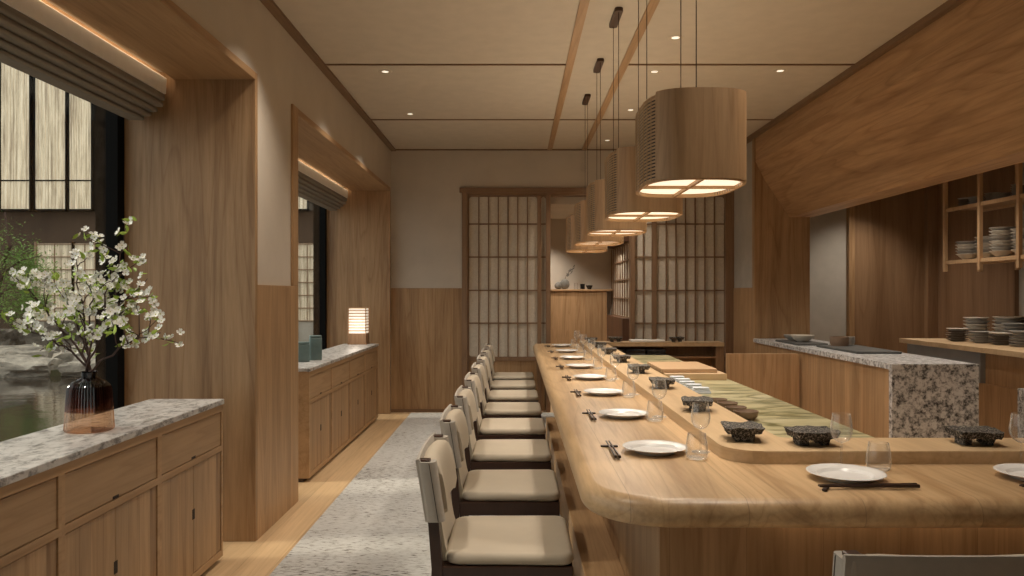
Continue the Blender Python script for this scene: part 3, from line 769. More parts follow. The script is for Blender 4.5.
# first place setting, then copies
ZC = .7705
bm = B(); tube(bm, [(0, -.135, .0085), (0, .02, .009), (0, .135, .0095)], [.003, .0038, .0052], 6)
ck = tag(obj('chopstick', bm, 'stick', loc=(0,0,-5)), 'x', 'chopstick', 'dark chopsticks on their rests')
bm = B(); box(bm, -.030, .030, -.0065, .0065, 0, .0065, bev=.0025); rs = tag(obj('chopstick_rest', bm, 'stick', loc=(0,0,-5)), 'x', 'chopstick rest', 'chopstick rests on the counter')
used = {'c': False, 'r': False}
def place(src, key, loc, rz, label):
    if not used[key]:
        used[key] = True; src.location = loc; src.rotation_euler = (0,0,rz); src['label'] = label; return src
    return dup(src, loc, rz, label)
pl = wg = tb = None
SY = [2.60, 3.25, 4.03, 4.80, 5.57, 6.32, 7.07, 7.82]
for k in range(8):
    y = 2.59+.745*k
    who = ('nearest' if k == 0 else ORD[k]+' from the viewer') if k < 7 else 'farthest'
    L1 = 'round white plate, %s along the long side of the counter' % who
    L2 = 'stemmed wine glass, %s along the long side of the counter' % who
    L3 = 'short clear tumbler, %s along the long side of the counter' % who
    if pl is None:
        pl = plate_obj('dinner_plate', .1075, .021, 'plate', L1, 'plate', (.467, y, ZC), 'white plates laid on the counter')
        wg = wineglass(L2, (.622, y, ZC)); tb = tumbler(L3, (.583, y-.11, ZC))
    else:
        dup(pl, (.467, y, ZC), 0, L1); dup(wg, (.622, y, ZC), 0, L2); dup(tb, (.583, y-.11, ZC), 0, L3)
    rr = random.uniform(-.04, .04)
    place(rs, 'r', (.325, y+.085, ZC), 0, 'dark chopstick rest, %s along the long side of the counter' % who)
    for s, nm_ in ((-1, 'left'), (1, 'right')):
        place(ck, 'c', (.327+s*.0058, y+.012, ZC), PI+s*.004, 'dark chopstick, %s of the pair %s on the long side' % (nm_, who))
    stand('black porous stone stand, %s on the ledge of the long side' % who, (.766, SY[k], .8115), PI/2+random.uniform(-.2,.12), k % 4)
for k in range(2):
    x = .949+.55*k; who = ('left', 'right')[k]+' setting of the short side'
    dup(pl, (x, 2.214, ZC), 0, 'round white plate at the '+who)
    dup(wg, (x+.047, 2.355, ZC), 0, 'stemmed wine glass at the '+who)
    if k == 0: dup(tb, (x+.147, 2.325, ZC), 0, 'short clear tumbler at the '+who)
    dup(rs, (x-.105, 2.095, ZC), 1.05, 'dark chopstick rest at the '+who)
    for s, nm_ in ((-1, 'near'), (1, 'far')):
        dup(ck, (x+.012, 2.098+s*.006, ZC), -PI/2+s*.012, 'dark chopstick, %s one of the pair at the %s' % (nm_, who))
stand('black porous stone stand behind the wine glass on the short side ledge', (.965, 2.515, .8115), .06, 1)
stand('black porous stone stand at the right end of the short side ledge', (1.500, 2.52, .8115), -.05, 2)
stand('black stone stand on the far ledge, right of the pale tray', (1.665, 7.97, .8115), .0, 3)
stand('black stone stand on the far ledge, left of the pale tray', (1.03, 7.97, .8115), .0, 0)
bm = B(); prism(bm, rpoly([(-.18,-.07,.02), (.18,-.07,.02), (.18,.07,.02), (-.18,.07,.02)], 4), 0, .022, bev=.006)
tag(obj('serving_tray', bm, 'plate', loc=(1.36, 7.98, .8115), smooth=40), 'long pale ceramic tray on the far ledge between two stone stands', 'tray')
# folded towels in a row on the green stone
tw = None
TP = [(1.0, 4.76, .0), (1.005, 4.62, .1), (1.0, 4.48, -.1), (1.005, 4.34, .08), (1.01, 4.19, -.05)]
for i, (x, y, rz) in enumerate(TP):
    lb = 'small blue-white folded cloth on the green stone, %s from the cutting boards' % ORD[i]
    if tw is None:
        bm = B(); prism(bm, rpoly([(-.05,-.028,.012), (.05,-.028,.012), (.05,.028,.012), (-.05,.028,.012)], 3), 0, .012, bev=.004)
        prism(bm, rpoly([(-.046,-.024,.01), (.044,-.024,.01), (.044,.024,.01), (-.046,.024,.01)], 3), .012, .024, bev=.004)
        prism(bm, rpoly([(-.046,-.024,.01), (.040,-.024,.01), (.040,.020,.01), (-.046,.020,.01)], 3), .024, .034, bev=.004)
        tw = tag(obj('folded_cloth', bm, 'towel', loc=(x, y, .7625), smooth=40), lb, 'cloth', 'folded cloths on the green stone')
    else: dup(tw, (x, y, .7625), rz, lb)
# little clay dishes
dd = None
for i, (x, y, s) in enumerate(((.985, 3.74, .9), (.99, 3.60, 1), (.99, 3.46, 1), (.99, 3.31, 1.12))):
    lb = 'small round brown clay dish on the green stone, %s from the viewer' % ORD[3-i]
    if dd is None:
        bm = B(); lathe(bm, [(0,.001), (.028,.001), (.030,0), (.043,.014), (.047,.034), (.045,.0345), (.041,.016), (.030,.006), (0,.006)], 28)
        dd = tag(obj('sauce_dish', bm, 'dish_d', loc=(x, y, .7625), smooth=60), lb, 'dish', 'brown dishes on the green stone'); dd.scale = (s,)*3
    else: dup(dd, (x, y, .7625), 0, lb, scale=s)

# pass counter: two slate trays, bowls
for i, (x, y, w, l, lab) in enumerate(((2.56, 6.92, .26, .58, 'thin black slate tray at the far part of the pass counter'), (2.69, 6.08, .33, .78, 'thin black slate tray nearer the viewer on the pass counter'))):
    bm = B(); box(bm, -w/2, w/2, -l/2, l/2, 0, .018, bev=.004)
    tag(obj('slate_tray', bm, 'slate', loc=(x, y, .8605)), lab, 'tray', 'slate trays on the pass counter')
def bowl(name, r, h, mat, label, loc, foot=.45, straight=False):
    bm = B()
    pr = [(0,.003), (r*foot-.004,.003), (r*foot,0)] + ([(r*.9,.006), (r,.02), (r,h)] if straight else [(r*foot+.003,.004), (r*.8,h*.42), (r*.95,h*.75), (r,h)])
    inn = [(r-.005,h), (r-.006,.02), (r*.8,.012), (0,.012)] if straight else [(r-.005,h-.001), (r*.9,h*.72), (r*.74,h*.42), (r*.4,h*.22), (0,h*.2)]
    lathe(bm, pr+inn, 32)
    return tag(obj(name, bm, mat, None, smooth=60, loc=loc), label, 'bowl')
bowl('serving_bowl', .090, .050, 'dish_b', 'grey wide bowl at the back of the far slate tray', (2.56, 7.09, .879))
bowl('serving_bowl', .100, .060, 'dish_a', 'larger pale wide bowl at the front of the far slate tray', (2.555, 6.86, .879))
bowl('serving_bowl', .074, .074, 'dish_d', 'straight sided reddish clay bowl on the near slate tray, left one', (2.665, 6.34, .879), .9, True)
bowl('serving_bowl', .062, .068, 'dish_b', 'straight sided grey clay bowl on the near slate tray, right one', (2.775, 6.45, .879), .9, True)

# hanging rack in kitchen
t = thing('hanging_shelf_rack', 'pale wood open shelf rack hanging over the kitchen worktop', 'shelf', (4.1, 6.1, 1.5))
def rk(name, bm, mat): o = obj(name, bm, mat, t); o.location = (-4.1, -6.1, -1.5)
RY = [7.08, 6.55, 6.04, 5.53, 5.02]
for y in RY:
    for x in (3.95, 4.27):
        bm = B(); box(bm, x-.015, x+.015, y-.016, y+.016, 1.51, 2.62); rk('post', bm, 'rack')
for z in (1.585, 2.062):
    bm = B(); box(bm, 3.965, 4.255, RY[-1], RY[0], z+.012, z+.024); rk('shelf', bm, 'rack')
    for x in (3.955, 4.265):
        bm = B(); box(bm, x-.008, x+.008, RY[-1]+.017, RY[0]-.017, z-.008, z+.024); rk('rail', bm, 'rack')
# stacks of crockery
protos = {}
def crock(kind, mat, label, group, loc, s):
    key = (kind, mat)
    if key not in protos:
        bm = B()
        if kind == 'plate': pr = [(0,.003), (.04,.003), (.045,0), (.05,.003), (.088,.016), (.09,.019), (.086,.0195), (.05,.009), (0,.008)]; nm_ = 'stacked_plate'
        else: pr = [(0,.004), (.028,.004), (.032,0), (.036,.004), (.060,.024), (.074,.040), (.084,.044), (.084,.047), (.073,.0465), (.058,.028), (.034,.012), (0,.011)]; nm_ = 'stacked_bowl'
        lathe(bm, pr, 24); o = obj(nm_, bm, mat, None, smooth=60, loc=loc); tag(o, label, kind, group); protos[key] = o; o.scale = (s,)*3; return o
    o = dup(protos[key], loc, random.uniform(0, 6), label, scale=s); o['group'] = group; return o
def stack(x, y, z, kind, mat, n, s, where, group):
    step = (.019 if kind == 'plate' else .024)*s
    for i in range(n):
        mt_ = 'dish_b' if (mat == 'dish_a' and i % 3 == 1) else ('dish_a' if (mat == 'dish_c' and i == n-1) else mat)
        pos = 'bottom' if i == 0 else ('top' if i == n-1 else ORD[i]+' up')
        mats = {'dish_a': 'cream', 'dish_b': 'grey', 'dish_c': 'dark brown'}[mt_]
        crock(kind, mt_, '%s %s, %s in the %s' % (mats, kind, pos, where), group, (x+random.uniform(-.003,.003), y+random.uniform(-.003,.003), z+i*step), s)
WZ = .9005
cs = [(3.72,6.72,'plate','dish_c',6,.92), (3.93,6.80,'bowl','dish_a',6,1.15), (3.78,6.48,'plate','dish_b',5,.95), (4.10,6.66,'bowl','dish_a',6,1.2), (3.80,6.25,'plate','dish_c',5,.95),
      (4.02,6.42,'bowl','dish_b',5,1.1), (3.82,6.02,'plate','dish_b',6,1.0), (4.06,6.14,'bowl','dish_a',5,1.15), (4.26,6.36,'bowl','dish_b',6,1.25), (4.35,6.75,'bowl','dish_c',6,1.2),
      (3.84,5.78,'plate','dish_c',6,1.0), (4.08,5.86,'bowl','dish_b',5,1.1), (4.32,6.04,'bowl','dish_a',6,1.15), (4.30,5.72,'bowl','dish_c',6,1.1)]
for i, (x, y, kd, mt, n, s) in enumerate(cs):
    r = 'front' if x < 3.9 else ('middle' if x < 4.2 else 'back')
    idx = [c for c in cs if (('front' if c[0] < 3.9 else ('middle' if c[0] < 4.2 else 'back')) == r)].index((x, y, kd, mt, n, s))
    stack(x+.06, y-.13, WZ, kd, mt, n, s*1.05, '%s %s stack on the kitchen worktop' % (ORD[idx], r), 'crockery stacked on the kitchen worktop')
ls = [(4.05,6.90,'bowl','dish_a',5,1.15), (4.10,6.70,'bowl','dish_a',6,1.15), (4.05,6.41,'bowl','dish_a',8,1.15), (4.10,6.20,'bowl','dish_a',7,1.15), (4.17,6.42,'bowl','dish_b',7,.9), (4.10,5.85,'bowl','dish_a',7,1.0)]
ls = [c for c in ls if not (c[0] == 4.17)]
for i, (x, y, kd, mt, n, s) in enumerate(ls):
    stack(x, y, 1.6095, kd, mt, n, s, '%s stack on the lower rack shelf' % ORD[i], 'bowls on the lower rack shelf')
us = [(4.05,6.93,'plate','dish_c',6,.7), (4.06,6.78,'plate','dish_b',5,.75), (4.12,6.65,'bowl','dish_b',4,.75), (4.06,6.43,'plate','dish_b',4,.75), (4.12,6.29,'bowl','dish_b',5,.8), (4.06,6.14,'plate','dish_c',7,.7), (4.10,5.88,'plate','dish_b',7,.8)]
for i, (x, y, kd, mt, n, s) in enumerate(us):
    stack(x, y, 2.0865, kd, mt, n, s, '%s stack on the upper rack shelf' % ORD[i], 'small dishes on the upper rack shelf')

# hall ledge items
t = thing('round_vase', 'flat round grey vase with a sprig on the hall ledge', 'vase', (.62, 10.2, 1.3705))
bm = B(); 
for (cx, cz, r) in ((-.055, .045, .050), (.03, .066, .066)):
    tt = B(); bmesh.ops.create_uvsphere(tt, u_segments=24, v_segments=16, radius=1)
    for v in tt.verts: v.co = Vector((cx+v.co.x*r, v.co.y*.03, max(0.001, cz+v.co.z*r)))
    merge(bm, tt)
obj('body', bm, 'vasegrey', t, smooth=True)
tw2 = B(); tube(tw2, [(.03,0,.125), (.05,0,.18), (.08,.01,.22), (.12,.01,.26), (.16,0,.28)], .003, 5)
tt = B()
for i in range(26):
    a = Vector((.05+.12*random.random(), random.uniform(-.02,.02), .18)); a.z += (a.x-.05)*1.0+random.uniform(-.03,.03)
    r = .014; d1 = Vector((random.uniform(-1,1), random.uniform(-1,1), random.uniform(-1,1))).normalized()*r; d2 = d1.cross(Vector((.3,1,.2))).normalized()*r*.5
    tt.faces.new([tt.verts.new(a+d1), tt.verts.new(a+d2), tt.verts.new(a-d1), tt.verts.new(a-d2)])
sp = obj('sprig', tw2, 'bark', None, loc=(.62, 10.2, 1.3705)); tag(sp, 'thin sprig standing in the flat grey vase', 'sprig')
obj('leaves', tt, 'vasegrey', sp, fix=False)
bm = B(); lathe(bm, [(0,0), (.028,0), (.028,.085), (.025,.085), (.025,.01), (0,.01)], 20); tag(obj('tall_glass', bm, 'glass', loc=(.80, 10.22, 1.3705), smooth=60), 'faint clear glass on the hall ledge beside the vase', 'glass')
bm = B(); lathe(bm, [(0,0), (.030,0), (.032,.07), (.028,.07), (.026,.008), (0,.008)], 20); tag(obj('tea_cup', bm, 'lacquer', loc=(.885, 10.2, 1.3705), smooth=60), 'straight black cup on the hall ledge', 'cup')
bowl('tea_bowl', .045, .052, 'lacquer', 'rounded black tea bowl on the hall ledge, right of the cup', (.975, 10.2, 1.3705), .5)

# ================================================================== PENDANTS
def sup(t_, a, b, n=3.2):
    c, s = math.cos(t_), math.sin(t_)
    return (a*math.copysign(abs(c)**(2/n), c), b*math.copysign(abs(s)**(2/n), s))
def ringwall(bm, a, b, th, z0, z1, t0, t1, n=40):
    cols = []
    full = abs((t1-t0)-2*PI) < 1e-6
    for k in range(n if full else n+1):
        t_ = t0+(t1-t0)*k/n
        x, y = sup(t_, a, b); xi, yi = sup(t_, a-th, b-th)
        cols.append([bm.verts.new(p) for p in ((x,y,z0), (x,y,z1), (xi,yi,z1), (xi,yi,z0))])
    prs = list(zip(cols, cols[1:]))+([(cols[-1], cols[0])] if full else [])
    for p, q in prs:
        for k in range(4): bm.faces.new((p[k], p[(k+1) % 4], q[(k+1) % 4], q[k]))
    if not full: bm.faces.new(cols[0]); bm.faces.new(list(reversed(cols[-1])))
def pendant(label, loc):
    t = thing('pendant_lamp', label, 'lamp', loc, 0, 'wooden drum pendants over the counter')   # origin: bottom centre
    a, b, H = .163, .226, .274
    th0 = .72      # screens occupy |angle| < th0 around +X and -X
    for nm_, (t0, t1) in (('f', (PI+th0, 2*PI-th0)), ('b', (th0, PI-th0))):
        bm = B(); ringwall(bm, a+.006, b+.006, .008, .004, H+.006, t0, t1, 36); obj('shade_panel', bm, 'shade', t, smooth=40)
    for t0, t1 in ((-th0-.05, th0+.05), (PI-th0-.05, PI+th0+.05)):
        bm = B(); ringwall(bm, a-.007, b-.007, .002, .002, H, t0, t1, 20)
        s_ = obj('woven_screen', bm, 'walnut', t)
        sl = B(); ns = 24
        for k in range(ns):
            z = .006+(H-.012)*(k+.5)/ns
            ringwall(sl, a, b, .002, z-.0032, z+.0026, t0, t1, 16)
        for k in range(9):
            tt_ = t0+(t1-t0)*(k+.5)/9; x, y = sup(tt_, a+.0008, b+.0008); box(sl, x-.0012, x+.0012, y-.0015, y+.0015, 0, H)
        obj('slats', sl, 'slat', s_)
    bm = B(); ringwall(bm, a, b, .009, 0, .012, 0, 2*PI, 64); obj('bottom_rim', bm, 'rim', t)
    bm = B(); ringwall(bm, a-.002, b-.002, .008, H-.012, H, 0, 2*PI, 64); obj('top_rim', bm, 'rim', t)
    bm = B(); box(bm, -.0055, .0055, -b+.008, b-.008, .002, .012); box(bm, -a+.008, a-.008, -.0055, .0055, .002, .012); obj('cross_bar', bm, 'rim', t)
    bm = B(); vs = [bm.verts.new((*sup(2*PI*k/64, a-.0085, b-.0085), .013)) for k in range(64)]; f = bm.faces.new(vs)
    r_ = bmesh.ops.extrude_face_region(bm, geom=[f]); bmesh.ops.translate(bm, verts=[v for v in r_['geom'] if isinstance(v, bmesh.types.BMVert)], vec=(0,0,.004)); obj('diffuser', bm, 'diffuser', t)
    bm = B(); box(bm, -.004, .004, -.14, .14, H-.010, H-.002); box(bm, -a+.005, a-.005, -.005, .005, H-.010, H-.003); obj('top_bar', bm, 'bronze', t)
    dz = CZ-loc[2]
    for y in (-.115, .115):
        bm = B(); tube(bm, [(0, y, H-.008), (0, y, dz-.02)], .0019, 6); obj('cord', bm, 'cord', t)
    bm = B(); prism(bm, rpoly([(-.024,-.145,.02), (.024,-.145,.02), (.024,.145,.02), (-.024,.145,.02)], 4), dz-.022, dz-.0005, bev=.002); obj('canopy', bm, 'bronze', t)
    lamp('pendant_light', 'AREA', (0, 0, -.004), PEND_W, (1,.885,.75), t, size=.24, sizey=.36)
    lamp('pendant_uplight', 'SPOT', (0, 0, H-.06), 9.0, (1,.82,.60), t, size=.06, spot=math.radians(165), blend=.8, rot=(PI,0,0))
    lamp('pendant_spot', 'SPOT', (0, 0, -.01), SPOT_W, (1,.885,.75), t, size=.035, spot=math.radians(150), blend=.8)
    return t
PEND_W, SPOT_W = 2.0, 6.5
pn = pendant('wooden drum pendant over the counter, nearest and largest', (.578, 2.58, 1.652))
for k in range(1, 5):
    dup(pn, (.578, 2.58+.93*k, 1.652), 0, 'wooden drum pendant over the counter, %s' % (ORD[k]+' from the viewer' if k < 4 else 'farthest from the viewer'))

# ================================================================== DOWNLIGHTS
dl = None
DL = [(-.94, 5.55, 'left ceiling, before the second cross batten'), (-.94, 6.85, 'left ceiling, beyond the second cross batten'), (1.0, 4.815, 'right ceiling, nearest in the row beside the pendants'), (1.0, 5.55, 'right ceiling, second in the row beside the pendants'),
      (1.0, 6.70, 'right ceiling, third in the row beside the pendants'), (.955, 8.02, 'ceiling close to the end wall above the screens'), (1.90, 5.53, 'ceiling near the sloping hood'), (-.94, 3.9, 'added out of view for fill, left ceiling above the near rug'), (1.0, 3.6, 'added out of view for fill, right ceiling above the green stone'), (-.94, 2.0, 'added out of view for fill, left ceiling close to the viewer'), (1.0, 2.2, 'added out of view for fill, right ceiling close to the viewer')]  # the last four are unseen, added to light the near room
DW = 74
for x, y, w in DL:
    lb = 'added fill downlight, '+w
    if dl is None:
        dl = thing('downlight', lb, 'downlight', (x, y, CZ), 0, 'recessed ceiling downlights')
        bm = B(); lathe(bm, [(.024,-.001), (.045,-.004), (.052,-.0005), (.052,.001), (.024,.003)], 28, close=True); obj('ring', bm, 'ceil', dl, smooth=40)
        bm = B(); lathe(bm, [(0,-.0008), (.024,-.0008), (.024,.001), (0,.001)], 24); obj('lens', bm, 'lens', dl)
        lamp('downlight_spot', 'SPOT', (0,0,-.02), DW, (1,.885,.75), dl, size=.03, spot=math.radians(106), blend=1.0)
    else: dup(dl, (x, y, CZ), 0, lb)

# ================================================================== VASE + BLOSSOM
VX, VY, VZ = -1.592, 2.89, .7905
t = thing('ribbed_vase', 'amber and plum ribbed glass vase on the near granite worktop', 'vase', (VX-.008, VY, VZ)); t.scale = (.90, .90, .98)
pr = [(0, 0), (.084, 0), (.091, .006), (.091, .014), (.082, .152), (.077, .170), (.062, .186), (.036, .198), (.028, .203), (.028, .222), (.031, .226)]
bm = B(); lathe(bm, pr, 96, ribs=.04); obj('body', bm, 'amber', t, smooth=25)
bm = B(); lathe(bm, [(r-.005, z) for r, z in pr[1:4]]+[(r-.006, z) for r, z in pr[4:]], 48); obj('inner_wall', bm, 'amber', t, smooth=40)
def stemtree(base, target, seed, nside):
    """main stem + side twigs; returns (bmesh, tip points)"""
    rnd = random.Random(seed); bm = B(); tips = []
    p0 = Vector(base); p1 = Vector(target); mid = p0.lerp(p1, .4)+Vector((rnd.uniform(-.03,.03), rnd.uniform(-.03,.03), .06))
    n = 12; pts = []
    for k in range(n+1):
        u = k/n; q = p0*(1-u)**2+mid*2*u*(1-u)+p1*u*u
        if 0 < k: q += Vector((rnd.uniform(-1,1), rnd.uniform(-1,1), rnd.uniform(-1,1)))*.007
        pts.append(q)
    tube(bm, pts, [.0038*(1-.7*k/n)+.0007 for k in range(n+1)], 6); tips.append(pts[-1])
    for s in range(nside):
        k = rnd.randint(4, n-1); b0 = pts[k]; d = (pts[k]-pts[k-1]).normalized()
        side = Vector((rnd.uniform(-1,1), rnd.uniform(-.8,.8), rnd.uniform(-.25,.9))).normalized()
        L = rnd.uniform(.07, .17)*(1.15-.3*k/n)
        dirn = (d*.6+side).normalized(); tp = [b0+dirn*L*j/5+Vector((rnd.uniform(-1,1), rnd.uniform(-1,1), rnd.uniform(-1,1)))*.005*(j > 0) for j in range(6)]
        tube(bm, tp, [.0018*(1-.6*j/5)+.0005 for j in range(6)], 5); tips += [tp[-1], tp[3]]
        if rnd.random() < .6: tips.append(tp[4]+Vector((0,0,.012)))
    tips += [pts[k] for k in (6, 8, 10, 11)]
    return bm, tips
def blossom_mesh():
    bm = B()
    for q in range(4):
        A = Matrix.Rotation(q*PI/2+.2, 4, 'Z')
        pts = [(0,0,.001), (.006,.006,.005), (.0135,.0085,.0075), (.0185,.0035,.009), (.0165,0,.0075), (.0185,-.0035,.009), (.0135,-.0085,.0075), (.006,-.006,.005)]
        vs = [bm.verts.new(A@Vector(p)) for p in pts]; c_ = bm.verts.new(A@Vector((.010,0,.0035)))
        for k in range(8): bm.faces.new((vs[k], vs[(k+1) % 8], c_))
    return bm
bl_proto = None
targets = [(-.29,.0,.26), (-.25,-.05,.44), (-.08,.03,.52), (.03,-.03,.42), (.12,.02,.57), (.17,.0,.40), (.27,-.03,.24), (-.12,.06,.34)]
labs = ['lowest spray reaching left', 'spray reaching up to the left', 'tall spray left of centre', 'tall central spray', 'tallest spray, leaning right', 'spray reaching up to the right', 'low spray reaching far right over the worktop', 'short inner spray at the middle']
for i, tg in enumerate(targets):
    a = 2*PI*i/8; base = Vector((VX-.008-.03*math.cos(a), VY+.03*math.sin(a), VZ+.085))
    neck = Vector((VX-.008+.012*math.cos(a), VY+.012*math.sin(a), VZ+.215))
    br = thing('blossom_branch', 'white flowering branch in the ribbed vase, %s' % labs[i], 'branch', (VX, VY, VZ), 0, 'blossom branches in the vase')
    tgt = Vector((VX+tg[0], VY+tg[1], VZ+.13+tg[2]))
    bm, tips = stemtree(neck, tgt, 40+i, 7)
    tube(bm, [base, neck], .0026, 6)
    o = obj('stem', bm, 'bark', br, smooth=50); o.location = (-VX, -VY, -VZ)
    rnd = random.Random(90+i); lf = B(); spots = []
    for tp in tips:
        for q in range(rnd.choice((1,1,2,3))): spots.append(tp+Vector((rnd.uniform(-1,1), rnd.uniform(-1,1), rnd.uniform(-.7,1)))*.021)
        for q in range(rnd.choice((1,2,3))):
            c = tp+Vector((rnd.uniform(-1,1), rnd.uniform(-1,1), rnd.uniform(-1,1)))*.022
            d1 = Vector((rnd.uniform(-1,1), rnd.uniform(-1,1), rnd.uniform(-.3,1))).normalized()*rnd.uniform(.012,.020)
            d2 = d1.cross(Vector((rnd.uniform(-1,1), rnd.uniform(-1,1), .4))).normalized()*.007
            up_ = d1.cross(d2).normalized()*.002
            vs = [lf.verts.new(v) for v in (c-d1, c-d1*.3+d2+up_, c+d1*.4+d2*.8+up_, c+d1, c+d1*.4-d2*.8+up_, c-d1*.3-d2+up_)]; mid_ = [lf.verts.new(c)]
            for k in range(6): lf.faces.new((vs[k], vs[(k+1) % 6], mid_[0]))
    o = obj('leaves', lf, 'leaf', br, fix=False); o.location = (-VX, -VY, -VZ)
    for sp_ in spots[:44]:
        if bl_proto is None:
            bl_proto = bpy.data.meshes.new('blossom'); bmm = blossom_mesh(); bmm.to_mesh(bl_proto); bmm.free(); bl_proto.materials.append(M['petal'])
            pist = bpy.data.meshes.new('flower_centre'); bmm = B(); bmesh.ops.create_icosphere(bmm, subdivisions=1, radius=.0028); bmm.to_mesh(pist); bmm.free(); pist.materials.append(M['pistil'])
        f = bpy.data.objects.new('blossom', bl_proto); COL.objects.link(f); f.parent = br
        f.location = sp_-Vector((VX, VY, VZ)); f.rotation_euler = (rnd.uniform(.3,1.7), rnd.uniform(-.6,.6), rnd.uniform(-.9,.9)); f.scale = (rnd.uniform(.72,1.02),)*3
        c_ = bpy.data.objects.new('flower_centre', pist); COL.objects.link(c_); c_.parent = f; c_.location = (0,0,.003)
# ================================================================== GARDEN
bm = B(); box(bm, -24, -2.12, -4, 22, -.6, -.3); struct('floor_garden', bm, 'moss', 'ground of the courtyard garden')
bm = B(); box(bm, -24, -2.36, -3, 13.6, -.3, -.12); o = obj('pond', bm, 'water'); tag(o, 'still dark pond outside the windows', 'water', kind='stuff')
bm = B(); box(bm, -24, -2.36, 13.4, 20, -.3, -.02); struct('floor_garden_bank', bm, 'moss', 'mossy bank below the garden building')
def P(px, py, Y): return ((px-515.7)*Y/770, Y, 1.3-(py-294.5)*Y/770)
t = thing('garden_building', 'dark rendered building across the garden with tall pale screens', 'building', (-9, 20, -.1))
def gb(name, bm, mat, par=None): o = obj(name, bm, mat, par or t); o.location = (9, -20, .1) if not par else (0,0,0); return o
bm = B(); box(bm, -24, 3, 20, 20.4, -.3, 9); gb('wall', bm, 'facade')
bm = B(); box(bm, -14.3, -10.6, 19.93, 20, 3.45, 8.6); gb('recess_shade', bm, 'black')  # flat black sheet stands in for the shaded opening behind the screens
for (a, b) in ((-14.1, -13.38), (-13.19, -12.45), (-12.31, -11.53), (-11.44, -10.87), (-6.2, -5.34), (-5.1, -4.4)):
    bm = B(); n = 9
    for k in range(n):   # softly pleated screen
        x0 = a+(b-a)*k/n; box(bm, x0+.004, a+(b-a)*(k+1)/n-.004, 19.72, 19.80, 3.48, 8.4, bev=.012)
    s = gb('screen', bm, 'screen')
    bm = B(); box(bm, a-.02, b+.02, 19.70, 19.82, 3.44, 3.49); box(bm, a, b, 19.705, 19.72, 4.20, 4.235); box(bm, a-.02, a, 19.7, 19.82, 3.44, 8.4); box(bm, b, b+.02, 19.7, 19.82, 3.44, 8.4)
    gb('screen_frame', bm, 'black', s)
for (a, b) in ((-12.36, -11.45), (-11.40, -10.85), (-5.62, -5.15)):
    bm = B(); box(bm, a, b, 19.9, 19.94, .62, 2.62); s = gb('garden_door', bm, 'screen')
    bm = B(); n = max(2, int((b-a)/.075))
    for k in range(1, 2): x = (a+b)/2; box(bm, x-.006, x+.006, 19.86, 19.9, .62, 2.62)
    for z in (.62, .95, 1.28, 1.61, 1.94, 2.27, 2.6): box(bm, a, b, 19.85, 19.9, z-.012, z+.012)
    box(bm, a-.05, a, 19.84, 19.95, 0, 2.66); box(bm, b, b+.05, 19.84, 19.95, 0, 2.66)
    gb('door_lattice', bm, 'trimz', s)
    bm = B(); box(bm, a, b, 19.88, 19.93, 0, .60); gb('door_panel', bm, 'plaster_grey', s)
RK = [(-10.0, 17.2, .80, .5, .8, 1, 'large dark boulder in the garden below the tree'), (-8.80, 17.2, .4, .4, .5, 2, 'smaller dark boulder right of the large one'), (-11.3, 17.2, .5, .5, .6, 9, 'dark boulder at the left edge of the garden')]
for x, y, sx, sy, sz, sd, lb in RK:
    o = obj('garden_rock', rockmesh(sx, sy, sz, sd, .35, 4, 1.6), 'rock', None, loc=(x, y, .0), smooth=30); tag(o, lb, 'rock', 'garden boulders')
bk = [(-9.7, 14.9, .95, .8, .38, 3), (-8.0, 14.9, .85, .8, .42, 4), (-11.5, 14.9, .9, .8, .36, 5), (-6.4, 14.9, .8, .8, .36, 6), (-8.9, 13.5, .95, .5, .22, 7), (-7.2, 13.5, .8, .5, .22, 8), (-10.7, 13.5, .9, .5, .2, 10)]
wh = ['behind the vase', 'right of the vase', 'at the left edge', 'hidden behind the window post', 'low at the waterline below the blossoms', 'low at the waterline beside the post', 'low at the waterline far left']
for (x, y, sx, sy, sz, sd), w in zip(bk, wh):
    o = obj('bank_stone', rockmesh(sx, sy, sz, sd, .16, 4, 1.8), 'bank', None, loc=(x, y, -.04 if sz > .3 else .015), smooth=30); tag(o, 'broad pale stone on the pond bank, '+w, 'rock', 'pond bank stones')
t = thing('maple_tree', 'fine leaved green maple beside the pond at the left edge', 'tree', (-10.75, 15.9, 0))
bm = B(); tube(bm, [(0,0,-.1), (-.1,0,.8), (.1,0,1.6), (.3,0,2.3), (.2,0,3)], [.09,.08,.06,.04,.02], 7)
for a, b in (((.0,0,1.2), (.9,0,1.7)), ((.1,0,1.7), (1.1,-.2,2.1)), ((.2,0,2.1), (-.8,.1,2.5)), ((-.05,0,1.1), (-.9,.2,1.6))): tube(bm, [a, (Vector(a)+Vector(b))/2+Vector((0,0,.1)), b], [.03,.02,.008], 5)
obj('trunk', bm, 'bark', t)
rnd = random.Random(5); bm = B()
cl = [(.2,0,1.5,.65), (.75,-.1,1.35,.5), (.9,0,1.75,.45), (.1,0,2.2,.7), (-.8,0,1.7,.7), (.45,0,1.0,.45), (-.5,0,1.1,.5), (.6,0,2.0,.4), (-.6,0,2.5,.6), (.95,-.1,1.1,.3)]
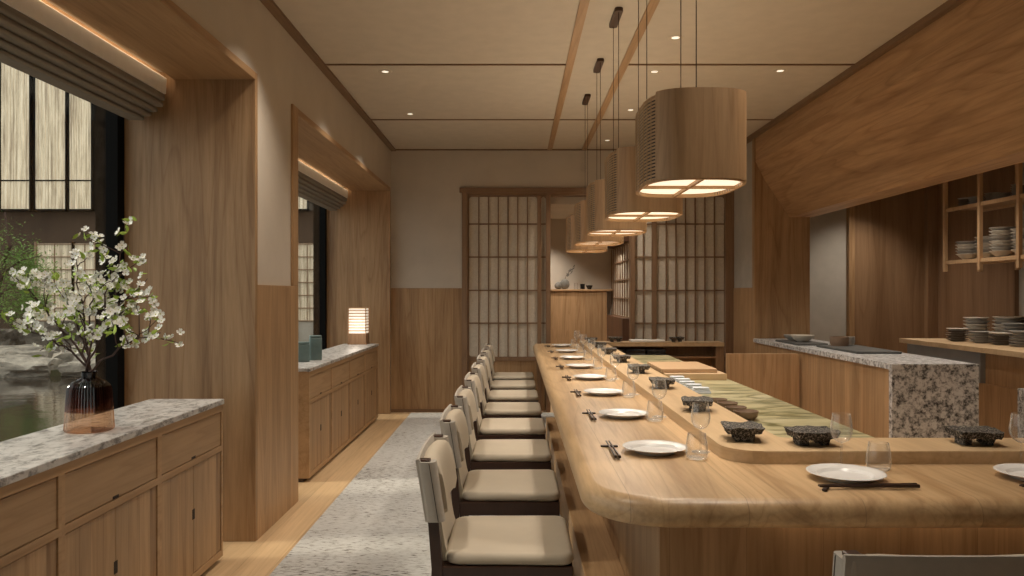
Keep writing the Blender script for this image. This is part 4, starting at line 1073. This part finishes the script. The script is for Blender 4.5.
for i in range(9000):
    cx, cy, cz, r = rnd.choice(cl)
    v = Vector((rnd.gauss(0,.45), rnd.gauss(0,.45), rnd.gauss(0,.38)))
    p = Vector((cx, cy, cz))+v*r
    d1 = Vector((rnd.uniform(-1,1), rnd.uniform(-1,1), rnd.uniform(-.5,.5))).normalized()*.035; d2 = Vector((rnd.uniform(-1,1), rnd.uniform(-1,1), rnd.uniform(-.5,.5))).normalized()*.012
    bm.faces.new([bm.verts.new(p-d1), bm.verts.new(p+d2), bm.verts.new(p+d1), bm.verts.new(p-d2)])
obj('foliage', bm, 'maple', t, fix=False)

# ================================================================== LIGHT
w = bpy.data.worlds.new('World'); SC.world = w; w.use_nodes = True
bg = w.node_tree.nodes['Background']; bg.inputs[0].default_value = (.92,.90,.86,1); bg.inputs[1].default_value = 1.4
az, el = math.radians(5), math.radians(40)
d = Vector((math.cos(el)*math.cos(az), math.cos(el)*math.sin(az), -math.sin(el)))
s = bpy.data.lights.new('sun', 'SUN'); s.energy = 1.9; s.angle = math.radians(7); s.color = (1,.87,.70)
so = bpy.data.objects.new('sun', s); COL.objects.link(so); so.rotation_euler = d.to_track_quat('-Z', 'Y').to_euler(); so.location = (-15, 5, 12)
# kitchen lamps, and fill lamps added to brighten the hall
dl2 = None
for x, y, wl in ((3.7, 7.9, 'kitchen ceiling near its end wall'), (3.35, 6.4, 'kitchen ceiling above the aisle, far one'), (3.35, 4.9, 'kitchen ceiling above the aisle, middle one'), (3.35, 3.4, 'kitchen ceiling above the aisle, near one')):
    c = dup(dl, (x, y, 2.62), 0, 'added fill downlight, '+wl)
for x, y, wl in ((.35, 9.85, 'hall ceiling beyond the opening'), (.9, 9.4, 'hall ceiling beside the side screen')):
    c = dup(dl, (x, y, 2.31), 0, 'added fill downlight, '+wl)

# ================================================================== CAMERA
cam = bpy.data.cameras.new('camera'); cam.sensor_width = 36; cam.lens = 770*36/1024
cam.shift_x = -3.7/1024; cam.shift_y = 6.5/1024; cam.clip_end = 100
co = bpy.data.objects.new('camera', cam); COL.objects.link(co); co.location = (0,0,1.3); co.rotation_euler = (PI/2,0,0)
SC.camera = co
vs = SC.view_settings; vs.view_transform = 'Standard'; vs.look = 'None'; vs.gamma = 1; vs.use_curve_mapping = False; vs.exposure = -.10
